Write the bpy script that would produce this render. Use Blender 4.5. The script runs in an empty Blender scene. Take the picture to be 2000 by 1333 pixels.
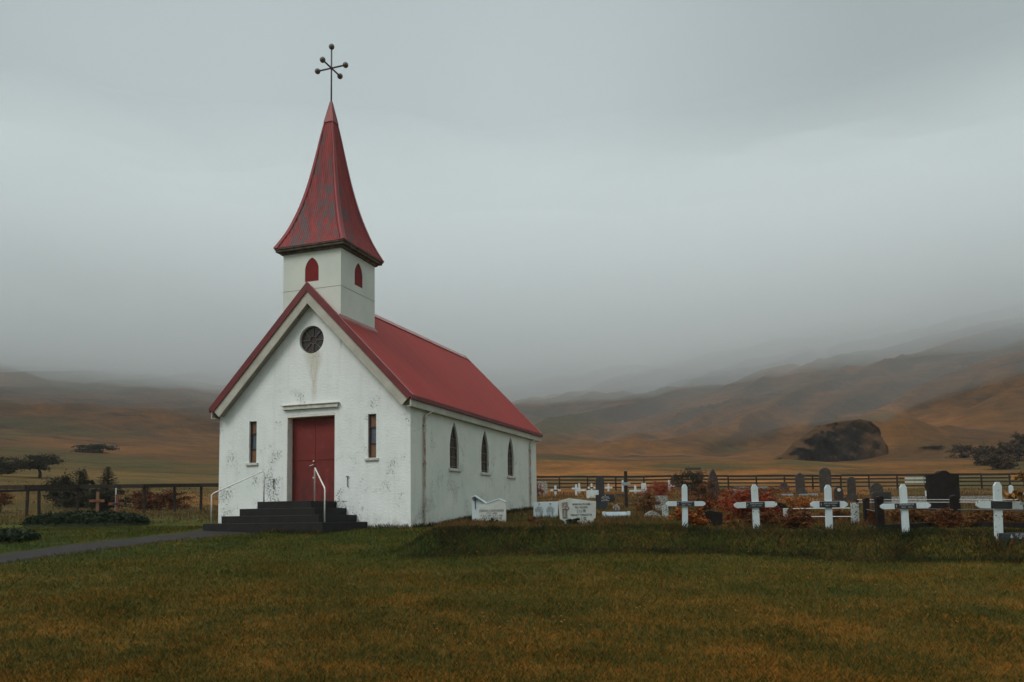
import bpy, bmesh, math, random
import numpy as np
from mathutils import Vector, Matrix, noise as mnoise
from mathutils.geometry import delaunay_2d_cdt
R = math.radians
random.seed(7); rng = np.random.default_rng(7)
S = bpy.context.scene

# ------------------------------------------------------------------ camera
EYE = 0.1805; CX, CY = 11.1346, -22.2922
YAW, PITCH, ROLL, FPX, YH = 0.3401, 0.0889, -0.0139, 1607.67, 870.18
Fw = Vector((-math.sin(YAW)*math.cos(PITCH), math.cos(YAW)*math.cos(PITCH), math.sin(PITCH)))
Rt = Vector((math.cos(YAW), math.sin(YAW), 0))
Up = Rt.cross(Fw)
cr, sr = math.cos(ROLL), math.sin(ROLL)
R2 = cr*Rt + sr*Up; U2 = -sr*Rt + cr*Up
cd = bpy.data.cameras.new('camera'); cam = bpy.data.objects.new('camera', cd); S.collection.objects.link(cam)
cam.matrix_world = Matrix(((R2.x, U2.x, -Fw.x, CX), (R2.y, U2.y, -Fw.y, CY), (R2.z, U2.z, -Fw.z, EYE), (0, 0, 0, 1)))
cd.sensor_width = 36; cd.lens = FPX/2000*36; cd.shift_y = (YH-666.5)/2000; cd.clip_start = 0.1; cd.clip_end = 6000
S.camera = cam

# ------------------------------------------------------------------ sky, sun, exposure
SUN_EL, SUN_AZ = 48, 212            # azimuth clockwise from +Y: from behind the left shoulder of the camera
W = bpy.data.worlds.new('World'); S.world = W; W.use_nodes = True
nt = W.node_tree; nt.nodes.clear()
def wn(t, **k):
    n = nt.nodes.new(t)
    for a, b in k.items(): setattr(n, a, b)
    return n
out = wn('ShaderNodeOutputWorld'); bg = wn('ShaderNodeBackground'); bg.inputs['Strength'].default_value = 0.082
sky = wn('ShaderNodeTexSky', sky_type='NISHITA', sun_disc=False)
sky.sun_elevation = R(SUN_EL); sky.sun_rotation = R(SUN_AZ); sky.dust_density = 4
tc = wn('ShaderNodeTexCoord'); sep = wn('ShaderNodeSeparateXYZ'); nt.links.new(tc.outputs['Generated'], sep.inputs[0])
rp = wn('ShaderNodeValToRGB'); nt.links.new(sep.outputs['Z'], rp.inputs[0])
K = 1.0
def lin(r, g, b): return tuple((c/255/12.92 if c <= 10 else ((c/255+.055)/1.055)**2.4) for c in (r, g, b))
stops = [(0.0, (150, 163, 164)), (0.15, (156, 170, 171)), (0.26, (168, 181, 183)), (0.40, (178, 189, 191)), (0.55, (176, 188, 190)), (0.72, (205, 219, 220)), (1.0, (232, 245, 246))]
el = rp.color_ramp.elements
while len(el) > 1: el.remove(el[-1])
el[0].position = stops[0][0]; el[0].color = (*lin(*stops[0][1]), 1)
for p_, c_ in stops[1:]:
    e = el.new(p_); zb_ = 1 + .85*max(0, min(1, (p_-.55)/.3)); e.color = (*[q*zb_ for q in lin(*c_)], 1)   # an overcast sky is brightest overhead
ns = wn('ShaderNodeTexNoise'); ns.inputs['Scale'].default_value = 2.2; ns.inputs['Detail'].default_value = 2; ns.inputs['Roughness'].default_value = .4
nt.links.new(tc.outputs['Generated'], ns.inputs['Vector'])
mr = wn('ShaderNodeMapRange'); mr.inputs['From Min'].default_value = .3; mr.inputs['From Max'].default_value = .7; mr.inputs['To Min'].default_value = 9.6; mr.inputs['To Max'].default_value = 10.7
nt.links.new(ns.outputs[0], mr.inputs['Value'])
# thin bright patch in the overcast behind the spire, cloud cover thicker elsewhere
gd = wn('ShaderNodeVectorMath', operation='DOT_PRODUCT'); nt.links.new(tc.outputs['Generated'], gd.inputs[0]); GD = (Fw - Rt*.17 + Up*.40).normalized(); gd.inputs[1].default_value = GD
gm = wn('ShaderNodeMapRange', interpolation_type='SMOOTHSTEP'); gm.inputs['From Min'].default_value = .84; gm.inputs['From Max'].default_value = 1.0; gm.inputs['To Min'].default_value = .88; gm.inputs['To Max'].default_value = 1.17; nt.links.new(gd.outputs['Value'], gm.inputs['Value'])
mm_ = wn('ShaderNodeMath', operation='MULTIPLY'); nt.links.new(mr.outputs[0], mm_.inputs[0]); nt.links.new(gm.outputs[0], mm_.inputs[1])
vm = wn('ShaderNodeVectorMath', operation='SCALE'); nt.links.new(rp.outputs[0], vm.inputs[0]); nt.links.new(mm_.outputs[0], vm.inputs['Scale'])
mx = wn('ShaderNodeMix', data_type='RGBA'); mx.inputs['Factor'].default_value = .93
nt.links.new(sky.outputs[0], mx.inputs['A']); nt.links.new(vm.outputs[0], mx.inputs['B'])
nt.links.new(mx.outputs['Result'], bg.inputs['Color']); nt.links.new(bg.outputs[0], out.inputs[0])
sd = bpy.data.lights.new('sun', 'SUN'); sun = bpy.data.objects.new('sun', sd); S.collection.objects.link(sun)
sd.energy = 1.5; sd.angle = R(25); sd.color = (1, .985, .95)
az = R(SUN_AZ); sdir = Vector((math.sin(az)*math.cos(R(SUN_EL)), math.cos(az)*math.cos(R(SUN_EL)), math.sin(R(SUN_EL))))
sun.rotation_euler = sdir.to_track_quat('Z', 'Y').to_euler()
S.view_settings.view_transform = 'Standard'; S.view_settings.look = 'None'; S.view_settings.gamma = 1; S.view_settings.exposure = 0.13
S.cycles.use_denoising = True
S.cycles.volume_bounces = 6; S.cycles.max_bounces = 8; S.cycles.diffuse_bounces = 2; S.cycles.glossy_bounces = 2
S.cycles.transparent_max_bounces = 8; S.cycles.use_adaptive_sampling = True; S.cycles.adaptive_threshold = .02

# ------------------------------------------------------------------ materials
def mat(name, rough=.8, spec=.3):
    m = bpy.data.materials.new(name); m.use_nodes = True
    t = m.node_tree; b = t.nodes['Principled BSDF']
    b.inputs['Roughness'].default_value = rough; b.inputs['Specular IOR Level'].default_value = spec
    return m, t, b
def N(t, ty, ins=None, **k):
    n = t.nodes.new(ty)
    for a, b in k.items(): setattr(n, a, b)
    for a, b in (ins or {}).items():
        if hasattr(b, 'is_linked') or isinstance(b, bpy.types.NodeSocket): t.links.new(b, n.inputs[a])
        else: n.inputs[a].default_value = b
    return n
def OC(t, scale=None, which='Object'):
    c = N(t, 'ShaderNodeTexCoord').outputs[which]
    if scale is not None: c = N(t, 'ShaderNodeMapping', {'Vector': c, 'Scale': scale}).outputs[0]
    return c
def noi(t, vec, s, d=4, r=.55): return N(t, 'ShaderNodeTexNoise', {'Vector': vec, 'Scale': s, 'Detail': d, 'Roughness': r}).outputs[0]
def rng_(t, v, a, b, c=0., d=1.): return N(t, 'ShaderNodeMapRange', {'Value': v, 'From Min': a, 'From Max': b, 'To Min': c, 'To Max': d}).outputs[0]
def mixc(t, f, a, b):
    n = t.nodes.new('ShaderNodeMix'); n.data_type = 'RGBA'
    for k_, v in (('Factor', f), ('A', a), ('B', b)):
        if isinstance(v, bpy.types.NodeSocket): t.links.new(v, n.inputs[k_])
        elif k_ == 'Factor': n.inputs[k_].default_value = v
        else: n.inputs[k_].default_value = (*v, 1)
    return n.outputs['Result']
def mth(t, op, a, b=None, c=None):
    n = N(t, 'ShaderNodeMath', operation=op)
    for i, v in enumerate((a, b, c)):
        if v is None: continue
        if isinstance(v, bpy.types.NodeSocket): t.links.new(v, n.inputs[i])
        else: n.inputs[i].default_value = v
    return n.outputs[0]
def bump(t, b, h, strength=.3, dist=.02):
    n = N(t, 'ShaderNodeBump', {'Height': h, 'Strength': strength, 'Distance': dist}); t.links.new(n.outputs[0], b.inputs['Normal'])
def setc(t, b, c):
    if isinstance(c, bpy.types.NodeSocket): t.links.new(c, b.inputs['Base Color'])
    else: b.inputs['Base Color'].default_value = (*c, 1)

def simple(name, c1, c2, scale=3, rough=.8, spec=.3, bmp=.2, det=5, mul=(1, 1, 1)):
    m, t, b = mat(name, rough, spec)
    v = OC(t, mul); n = noi(t, v, scale, det, .6)
    setc(t, b, mixc(t, rng_(t, n, .35, .65), c1, c2))
    if bmp: bump(t, b, noi(t, v, scale*6, 4), bmp, .01)
    return m

def stucco(name, base, base2, peel, dark, seams=False):
    """painted render, flaking into dark specks, with rust coloured streaks"""
    m, t, b = mat(name, .85, .2)
    v = OC(t); c = mixc(t, rng_(t, noi(t, v, .9, 3), .35, .65), base, base2)
    vs = OC(t, (5, 5, .6))
    streak = rng_(t, noi(t, vs, 1.0, 6, .65), .50, .75, 0, .42)
    c = mixc(t, mth(t, 'MULTIPLY', streak, peel), c, (.40, .37, .28))
    sx = N(t, 'ShaderNodeSeparateXYZ', {0: v})
    low = rng_(t, sx.outputs[2], 0, 4.4, 1, 0)
    # dirt clusters: broad patches, thresholded fine specks in them
    big = noi(t, v, 1.1, 5, .65); mask = rng_(t, mth(t, 'ADD', big, mth(t, 'MULTIPLY', low, .09)), .50, .68, 0, 1)
    fine = noi(t, OC(t, (1, 1, .7)), 21, 8, .76)
    th = mth(t, 'ADD', fine, mth(t, 'MULTIPLY', mask, .160))
    sp = rng_(t, th, .668, .70, 0, 1)
    sp = mth(t, 'MULTIPLY', sp, dark)
    haze_ = mth(t, 'MULTIPLY', mth(t, 'MULTIPLY', mask, rng_(t, noi(t, v, 6, 3), .4, .7)), .22)
    c = mixc(t, haze_, c, (.33, .35, .32))
    c = mixc(t, sp, c, (.085, .075, .065))
    # rusty foot of the wall
    foot = mth(t, 'MULTIPLY', rng_(t, sx.outputs[2], .0, .42, 1, 0), rng_(t, noi(t, v, 5, 4), .42, .62))
    c = mixc(t, mth(t, 'MULTIPLY', foot, .45), c, (.36, .25, .19))
    # drip of rust below the round window
    if peel < .42:
        wob = mth(t, 'MULTIPLY', mth(t, 'SUBTRACT', noi(t, OC(t, (1, 1, 1)), 1.3, 2), .5), .3)
        dx = mth(t, 'ABSOLUTE', mth(t, 'ADD', mth(t, 'ADD', sx.outputs[0], 3.42), wob))
        wid = rng_(t, sx.outputs[2], 4.6, 5.5, .13, .42)
        near = rng_(t, mth(t, 'DIVIDE', dx, wid), .35, 1, 1, 0)
        zz = mth(t, 'MULTIPLY', rng_(t, sx.outputs[2], 3.8, 4.4, 0, 1), rng_(t, sx.outputs[2], 5.5, 5.62, 1, 0))
        fr = rng_(t, sx.outputs[1], .05, .1, 1, 0)
        d = mth(t, 'MULTIPLY', mth(t, 'MULTIPLY', near, zz), mth(t, 'MULTIPLY', fr, rng_(t, noi(t, OC(t, (5, 5, 1)), 3, 4), .3, .7, .3, .75)))
        c = mixc(t, d, c, (.50, .43, .30))
    setc(t, b, c)
    h = mth(t, 'ADD', noi(t, v, 22, 5, .6), mth(t, 'MULTIPLY', noi(t, OC(t, (1, 1, 2.5)), 7, 3), .8))
    bump(t, b, mth(t, 'SUBTRACT', h, mth(t, 'MULTIPLY', sp, .5)), .55, .02)
    return m

WHITE = (.70, .755, .745)
M = {}
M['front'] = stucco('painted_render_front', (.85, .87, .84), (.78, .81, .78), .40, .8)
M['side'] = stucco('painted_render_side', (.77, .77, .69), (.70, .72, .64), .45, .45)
M['tower'] = simple('tower_panels', (.68, .70, .62), (.58, .61, .54), .8, .6, .3, .05)
M['cream'] = simple('cream_paint', (.52, .49, .42), (.40, .37, .31), 2, .8, .2, .15)
M['sill'] = simple('sill_paint', (.68, .68, .62), (.50, .47, .40), 7, .8, .2, .5)
M['roof'] = simple('red_sheet_metal', (.30, .023, .015), (.235, .019, .013), 1.1, .62, .12, .04, 6, (.3, 2.4, .3))
M['flash'] = simple('dark_red_flashing', (.17, .022, .022), (.13, .018, .02), 3, .5, .4, .05)
M['ridge'] = simple('worn_pink_ridge', (.38, .14, .125), (.25, .07, .06), 6, .4, .4, .05, mul=(1, .3, 1))
M['hatch'] = simple('red_hatch', (.20, .014, .013), (.16, .012, .011), 3, .7, .2, .1)
M['trim'] = simple('weathered_eave_board', (.16, .13, .10), (.06, .045, .035), 5, .85, .2, .4)
M['iron'] = simple('dull_iron', (.11, .10, .10), (.075, .065, .06), 15, .6, .4, .2)
M['ball'] = simple('tarnished_brass', (.17, .135, .105), (.075, .05, .04), 14, .5, .5, .5)
M['steps'] = simple('black_painted_concrete', (.014, .0125, .012), (.021, .019, .018), 4, .75, .25, .3)

M['edge_highlight'] = simple('step_edge_highlight', (.055, .05, .047), (.025, .022, .02), 9, .7, .3, .3)  # paler than the steps: highlight on the tread edges put into the colour
M['rail'] = simple('white_rail_paint', (.78, .76, .72), (.62, .58, .53), 12, .5, .4, .1)
M['glassd'] = simple('dark_window_glass', (.030, .026, .024), (.045, .036, .03), 3, .18, .5, 0)
M['mullion'] = simple('brown_window_bars', (.16, .12, .095), (.11, .075, .06), 9, .7, .3, .2)
M['reveal'] = simple('reveal_stone', (.33, .30, .25), (.24, .21, .18), 6, .8, .2, .3)
M['wframe'] = simple('russet_window_frame', (.075, .03, .022), (.05, .022, .018), 9, .6, .3, .2)
M['porange'] = simple('amber_glass', (.20, .10, .05), (.16, .075, .04), 8, .35, .4, 0)
M['pgrey'] = simple('blue_grey_glass', (.095, .11, .13), (.075, .088, .105), 2, .3, .5, 0)
M['pipe'] = simple('rusty_downpipe', (.52, .52, .46), (.30, .14, .07), 9, .7, .3, .3, mul=(1, 1, .5))
M['whitewood'] = simple('white_painted_wood', (.60, .67, .68), (.52, .60, .60), 6, .6, .3, .25, mul=(3, 3, .6))
M['wornwhite'] = None
def worn(name, a, bcol, thr=.56, sc=9):
    m, t, b = mat(name, .8, .25); v = OC(t)
    c = mixc(t, rng_(t, noi(t, v, 2.5, 3), .35, .65), a, tuple(x*.85 for x in a))
    s = rng_(t, noi(t, v, sc, 7, .7), thr, thr+.03)
    setc(t, b, mixc(t, s, c, bcol)); bump(t, b, noi(t, v, 20, 5), .5, .01)
    return m
M['jamb'] = worn('cream_jamb_paint', (.80, .77, .68), (.20, .15, .11), .62, 16)
M['wornwhite'] = worn('flaking_white_paint', (.60, .66, .65), (.12, .10, .085), .60, 14)
M['mottled'] = worn('lichen_mottled_stone', (.40, .385, .34), (.045, .04, .035), .50, 26)
M['mottdark'] = worn('dark_lichen_stone', (.04, .030, .024), (.15, .13, .11), .57, 16)
M['speck'] = worn('speckled_concrete', (.42, .45, .42), (.07, .06, .05), .535, 22)
M['plaque'] = simple('black_name_plate', (.012, .013, .014), (.02, .021, .022), 9, .35, .5, 0)
M['letter'] = simple('pale_lettering', (.38, .39, .39), (.42, .43, .43), 2, .6, .3, 0)
M['whitelet'] = simple('white_lettering', (.5, .55, .55), (.6, .6, .6), 2, .6, .3, 0)
M['ink'] = simple('black_lettering', (.018, .018, .018), (.025, .025, .025), 2, .6, .3, 0)
M['brownink'] = simple('bronze_cross', (.09, .055, .035), (.05, .04, .03), 9, .5, .4, .1)
M['marble'] = simple('white_headstone', (.58, .61, .57), (.45, .45, .40), 2.2, .7, .3, .15)
M['marble2'] = simple('clean_white_headstone', (.56, .63, .64), (.50, .57, .58), 2.2, .7, .3, .1)
M['beige'] = simple('beige_relief_panel', (.26, .215, .165), (.20, .165, .13), 8, .8, .2, .3)
M['granite'] = simple('dark_granite', (.014, .013, .013), (.026, .023, .022), 12, .45, .5, .15)
M['basalt'] = simple('dark_brown_basalt', (.010, .007, .0055), (.019, .014, .011), 5, .85, .2, .5)
M['greystone'] = simple('grey_headstone', (.068, .055, .045), (.038, .032, .028), 4, .8, .2, .3)
M['slate'] = simple('blue_slate', (.030, .038, .044), (.022, .028, .032), 6, .5, .4, .1)
M['bluegrey'] = simple('pale_blue_grey_slab', (.30, .36, .38), (.24, .29, .31), 6, .6, .3, .1)
M['darkwood'] = simple('black_brown_timber', (.022, .016, .013), (.038, .027, .020), 4, .85, .2, .5, mul=(1, 1, 1))
M['rustwood'] = simple('orange_brown_wood', (.21, .075, .035), (.13, .05, .028), 5, .8, .2, .3)
M['palewood'] = simple('bare_pale_wood', (.25, .14, .08), (.18, .10, .06), 6, .8, .2, .3)
M['paleboard'] = simple('pale_green_white_board', (.42, .52, .50), (.36, .46, .43), 2, .7, .3, .1)
M['bark'] = simple('dark_bark', (.03, .022, .017), (.05, .038, .028), 9, .9, .1, .5)
M['path'] = simple('worn_tarmac', (.019, .015, .0135), (.034, .026, .023), 3.5, .9, .2, .8, 8)

# door paint with scuffs
m, t, b = mat('worn_red_door_paint', .6, .35)
v = OC(t, (1, 1, .45)); n1 = noi(t, v, 9, 6, .7); c = mixc(t, rng_(t, noi(t, OC(t), 1.3, 3), .35, .65), (.20, .020, .015), (.15, .016, .012))
c = mixc(t, rng_(t, n1, .56, .72, 0, .55), c, (.26, .07, .06)); sx = N(t, 'ShaderNodeSeparateXYZ', {0: OC(t)})
c = mixc(t, mth(t, 'MULTIPLY', rng_(t, sx.outputs[2], .8, 2.2, .75, 0), rng_(t, noi(t, OC(t, (1, 1, .25)), 7, 5, .6), .38, .6)), c, (.035, .016, .014))
setc(t, b, c); bump(t, b, n1, .2, .005); M['door'] = m

# spire: red corrugated sheets with paint peeled to grey in streaks
m, t, b = mat('peeling_red_corrugated', .6, .35)
g = OC(t); sx = N(t, 'ShaderNodeSeparateXYZ', {0: g})
c = mixc(t, rng_(t, noi(t, OC(t, (1, 1, .2)), 6, 5), .35, .65), (.26, .019, .014), (.15, .012, .011))
st = noi(t, OC(t, (1.6, 1.6, .32)), 2.6, 7, .68)
zone = mth(t, 'MULTIPLY', rng_(t, sx.outputs[2], 9.1, 10.3, 0, 1), rng_(t, sx.outputs[2], 12.9, 13.4, 1, .2))
lft = mth(t, 'ADD', rng_(t, sx.outputs[1], .35, 1.0, .075, -.05), rng_(t, noi(t, OC(t, (1.2, 1.2, .5)), .9, 2), .4, .6, -.03, .03))
pk = rng_(t, mth(t, 'ADD', mth(t, 'ADD', st, lft), mth(t, 'MULTIPLY', zone, .03)), .578, .635, 0, .8)
c = mixc(t, pk, c, (.055, .055, .055)); setc(t, b, c); M['spire'] = m
M['spirecap'] = simple('red_hip_flashing', (.25, .019, .017), (.18, .015, .015), 4, .5, .35, .1, mul=(1, 1, .3))

def leafmat(name, cols, sc=2.0, trans=True):
    m, t, b = mat(name, .75, .15)
    g = N(t, 'ShaderNodeNewGeometry'); n = noi(t, OC(t), sc, 3)
    f = mth(t, 'ADD', mth(t, 'MULTIPLY', g.outputs['Random Per Island'], .62), mth(t, 'MULTIPLY', n, .38))
    r = N(t, 'ShaderNodeValToRGB', {0: f}); e = r.color_ramp.elements
    while len(e) > 1: e.remove(e[-1])
    e[0].position = 0; e[0].color = (*cols[0], 1)
    for i, cc in enumerate(cols[1:]): x = e.new((i+1)/(len(cols)-1)); x.color = (*cc, 1)
    setc(t, b, r.outputs[0]); return m
M['redleaf'] = leafmat('autumn_red_leaves', [(.06, .016, .011), (.16, .026, .013), (.28, .042, .016), (.36, .08, .02), (.18, .085, .024)])
M['brownleaf'] = leafmat('russet_brown_leaves', [(.04, .02, .012), (.09, .034, .016), (.16, .055, .02), (.22, .09, .028), (.08, .04, .016)])
M['orangeleaf'] = leafmat('orange_leaves', [(.10, .03, .012), (.26, .075, .018), (.42, .13, .024), (.32, .18, .04)])
M['yellowleaf'] = leafmat('yellow_leaves', [(.10, .055, .018), (.22, .10, .024), (.30, .14, .03)])
M['needle'] = leafmat('dark_spruce_needles', [(.010, .013, .009), (.02, .026, .016), (.03, .038, .022)])
M['darkleaf'] = leafmat('dark_green_brown_leaves', [(.012, .012, .008), (.025, .024, .012), (.045, .035, .016), (.03, .035, .02)])
M['thick'] = leafmat('russet_dead_grass_and_leaves', [(.04, .022, .012), (.10, .045, .018), (.19, .08, .026), (.27, .12, .035), (.12, .05, .018)])
M['mossleaf'] = leafmat('dull_moss_green_scrub', [(.022, .022, .010), (.04, .038, .016), (.055, .05, .022)])
M['mossbrown'] = leafmat('dull_brown_scrub', [(.03, .02, .010), (.06, .035, .015), (.09, .05, .022)])
M['greenleaf'] = leafmat('low_green_leaves', [(.009, .014, .007), (.016, .026, .010), (.026, .038, .015), (.045, .06, .03)])

def fieldmix(t, v, cols, s1=.35, s2=3.0, rnd=None, bias=0.):
    f = mth(t, 'ADD', mth(t, 'MULTIPLY', noi(t, v, s1, 4, .6), .62), mth(t, 'MULTIPLY', noi(t, v, s2, 4, .65), .38))
    if rnd is not None: f = mth(t, 'ADD', mth(t, 'MULTIPLY', f, .66), mth(t, 'MULTIPLY', rnd, .34))
    f = mth(t, 'ADD', f, bias)
    r = N(t, 'ShaderNodeValToRGB', {0: rng_(t, f, .32, .68)}); e = r.color_ramp.elements
    while len(e) > 1: e.remove(e[-1])
    e[0].position = 0; e[0].color = (*cols[0], 1)
    for i, cc in enumerate(cols[1:]): x = e.new((i+1)/(len(cols)-1)); x.color = (*cc, 1)
    return r.outputs[0]
LAWN = [(.030, .036, .007), (.062, .056, .009), (.125, .078, .012), (.22, .100, .015), (.34, .13, .02)]
LAWN_G = [(.022, .042, .006), (.038, .058, .008), (.060, .068, .010), (.11, .080, .012), (.19, .10, .018)]
def lawnnodes(t, b, rnd):
    v = OC(t)
    # camera-independent split: greener close to the church, yellower further down the lawn
    sx = N(t, 'ShaderNodeSeparateXYZ', {0: v})
    d = mth(t, 'ADD', mth(t, 'MULTIPLY', sx.outputs[0], -.333), mth(t, 'MULTIPLY', sx.outputs[1], .943))   # distance up the lawn
    d = mth(t, 'ADD', d, mth(t, 'MULTIPLY', noi(t, v, .35, 4), 9))
    f = rng_(t, d, -13, -2.0, 0, 1)
    return mixc(t, f, fieldmix(t, v, LAWN, .9, 7, rnd, -.02), fieldmix(t, v, LAWN_G, .7, 6, rnd, -.02))
m, t, b = mat('mown_autumn_grass', .85, .1); g = N(t, 'ShaderNodeNewGeometry')
setc(t, b, lawnnodes(t, b, g.outputs['Random Per Island'])); M['lawnblade'] = m
m, t, b = mat('rank_weeds', .85, .1); g = N(t, 'ShaderNodeNewGeometry')
setc(t, b, fieldmix(t, OC(t), [(.011, .018, .006), (.021, .032, .009), (.034, .040, .012), (.07, .042, .014), (.17, .075, .022)], .8, 3, g.outputs['Random Per Island'], -.02)); M['weed'] = m
m, t, b = mat('long_dry_grass', .85, .1); g = N(t, 'ShaderNodeNewGeometry')
setc(t, b, fieldmix(t, OC(t), [(.035, .036, .011), (.06, .045, .014), (.10, .052, .016), (.15, .07, .022), (.20, .10, .03)], .5, 3, g.outputs['Random Per Island'])); M['dry'] = m

# ------------------------------------------------------------------ terrain
def cam2w(X, D): return CX + Rt.x*X - math.sin(YAW)*D, CY + Rt.y*X + math.cos(YAW)*D
def ray(u, v):
    a, b_ = (u-1000), (v-YH)
    a, b_ = cr*a + sr*b_, -sr*a + cr*b_
    return (Fw + Rt*(a/FPX) + Up*(-b_/FPX)).normalized()
def ss(x, a, b): x = np.clip((x-a)/(b-a), 0, 1); return x*x*(3-2*x)
def vnoise(x, y, s, seed=0, octv=3):
    r_ = np.random.default_rng(seed); tab = r_.random((256, 256)); o = np.zeros_like(x, float); am, tot = 1., 0.
    for k in range(octv):
        X_, Y_ = x/s*2**k + 17.3*k + 900, y/s*2**k + 9.1*k + 900
        ix, iy = np.floor(X_).astype(int), np.floor(Y_).astype(int); fx, fy = X_-ix, Y_-iy
        fx, fy = fx*fx*(3-2*fx), fy*fy*(3-2*fy)
        g_ = lambda i, j: tab[i % 256, j % 256]
        o += am*((g_(ix, iy)*(1-fx)+g_(ix+1, iy)*fx)*(1-fy)+(g_(ix, iy+1)*(1-fx)+g_(ix+1, iy+1)*fx)*fy - .5); tot += am; am *= .5
    return o/tot*2
RR = [45, 60, 85, 120, 170, 240, 330, 450, 700, 1300]
TAB = {-500: [985, 952, 915, 880, 860, 835, 788, 738, 690, 660], 0: [987, 958, 925, 888, 862, 838, 790, 738, 690, 660],
       250: [987, 960, 932, 900, 872, 848, 800, 746, 696, 664], 430: [987, 962, 937, 908, 884, 855, 806, 752, 700, 668],
       800: [985, 964, 940, 917, 888, 858, 806, 752, 700, 668], 1050: [985, 966, 936, 899, 886, 856, 806, 752, 700, 670],
       1250: [984, 966, 930, 900, 900, 858, 792, 728, 680, 655], 1500: [982, 967, 928, 897, 907, 850, 762, 694, 652, 635],
       1700: [981, 968, 936, 908, 898, 830, 742, 674, 635, 622], 2000: [978, 966, 938, 906, 862, 785, 698, 626, 592, 582],
       2500: [975, 962, 930, 895, 845, 770, 680, 615, 585, 578]}
us = sorted(TAB); AZ = []; EL = []
for u in us:
    d_ = ray(u, 900); AZ.append(math.atan2(d_.x*Rt.x + d_.y*Rt.y, -d_.x*math.sin(YAW) + d_.y*math.cos(YAW)))
    EL.append([(lambda q: q.z/math.hypot(q.x, q.y))(ray(u, v)) for v in TAB[u]])
AZ = np.array(AZ); EL = np.array(EL); LR = np.log(RR)
def farz(X, D):
    r_ = np.hypot(X, D); a_ = np.arctan2(X, D); lr = np.log(np.maximum(r_, 1))
    a_ = np.clip(a_, AZ[0], AZ[-1]); i = np.clip(np.searchsorted(AZ, a_)-1, 0, len(AZ)-2); f = (a_-AZ[i])/(AZ[i+1]-AZ[i]); f = f*f*(3-2*f)
    lr = np.clip(lr, LR[0], LR[-1]); j = np.clip(np.searchsorted(LR, lr)-1, 0, len(LR)-2); g_ = (lr-LR[j])/(LR[j+1]-LR[j])
    e0 = EL[i, j]*(1-f)+EL[i+1, j]*f; e1 = EL[i, j+1]*(1-f)+EL[i+1, j+1]*f
    e = e0*(1-g_)+e1*g_
    return EYE + r_*e
KN = [(67, 150, 9.5, 11, 6.6), (80, 156, 10, 16, 3.2)]
PATH_PX = [(-300, 1128), (-120, 1108), (0, 1091), (120, 1074), (240, 1060), (350, 1047), (430, 1040), (560, 1033)]
def nearz(X, D):
    b_ = np.interp(D, [-40, 0, 4, 7, 12, 18, 21, 24, 28, 33, 45, 60], [-1.9, -1.52, -1.42, -1.3, -1.03, -.66, -.45, -.30, -.16, .10, .80, 1.75])
    b_ = b_ + .06*vnoise(X, D, 3.0, 1)
    wl = ss(X, -14, -5)                       # left of the church the lawn lies a little higher
    b_ = b_ + (1-wl)*np.interp(D, [10, 17, 24, 32, 45], [0, .02, .12, .12, 0])
    t_ = np.interp(D, [14, 17, 19, 22, 24, 28, 33, 45, 60], [-.42, -.36, -.30, -.22, -.16, -.05, .24, .85, 1.75]) + .03*vnoise(X, D, 1.2, 5)
    edge = 16.9 - 2.5*ss(X, 1.2, 10.5) + .35*vnoise(X, D, 2.2, 8)
    bank = ss(D, edge, edge+.75)*ss(X - .4*vnoise(X, D, 1.5, 3), -2.6, -1.6)
    # the soft end of the bank runs toward the church wall
    z = b_*(1-bank) + np.maximum(t_, b_)*bank
    # turf mounds along the bank
    for (mx, md, rx, rd, hh) in ((-.6, 18.0, 1.5, .7, .07), (1.35, 18.1, .9, .7, .06), (2.9, 17.9, 1.2, .9, .10)):
        z = z + hh*np.exp(-((X-mx)/rx)**4 - ((D-md)/rd)**2)
    return z
def gz(x, y):
    x = np.asarray(x, float); y = np.asarray(y, float)
    X = (x-CX)*Rt.x + (y-CY)*Rt.y; D = -(x-CX)*math.sin(YAW) + (y-CY)*math.cos(YAW)
    n_ = nearz(X, D) + EYE - EYE*0; n_ = nearz(X, D) + EYE
    # keep level ground at the church foot
    r_ = np.hypot(X, D); w_ = ss(r_, 44, 62)*ss(D, 5, 20)
    f_ = farz(X, D)
    amp = np.interp(r_, [45, 80, 200, 500, 1300], [0, .25, 1.3, 5, 9])
    f_ = f_ + amp*(vnoise(x, y, 28, 11, 4)*.6 + vnoise(x, y, 90, 15, 4)*.6*ss(r_, 150, 400))
    # gullies and spurs running down the slopes
    a_ = np.arctan2(X, D); q1 = a_*300/30 - r_*.022; q2 = a_*300/13 - r_*.03 + 2*vnoise(x, y, 60, 23, 2)
    gul = (.42-np.abs(vnoise(q1, r_/120, 1, 21, 2)))*9.5 + (.42-np.abs(vnoise(q2, r_/60, 1, 22, 2)))*3.6
    f_ = f_ + gul*ss(r_, 150, 300)*(.35+1.1*ss(a_, -.1, .12))
    # knoll on the right-hand slope
    for (kx, kd, rx, rd, hh) in KN: f_ = f_ + hh*(1+.28*vnoise(x, y, 7, 61, 4))*np.exp(-np.abs((X-kx)/rx)**2.6 - ((D-kd)/rd)**2)
    return n_*(1-w_) + f_*w_
def g1(x, y): return float(gz(np.array([x]), np.array([y]))[0])
def at(u, v, dmin=6, dmax=400):
    """the ground point that shows at a pixel of the 2000 px photograph"""
    d = ray(u, v); ts = np.geomspace(dmin, dmax, 5000)
    x = CX + d.x*ts; y = CY + d.y*ts; z = EYE + d.z*ts; below = z <= gz(x, y)
    k = int(np.argmax(below)) if below.any() else int(np.argmin(z-gz(x, y)))
    return Vector((x[k], y[k], gz(x[k:k+1], y[k:k+1])[0]))
def dep(p): return -(p.x-CX)*math.sin(YAW) + (p.y-CY)*math.cos(YAW)
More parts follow.
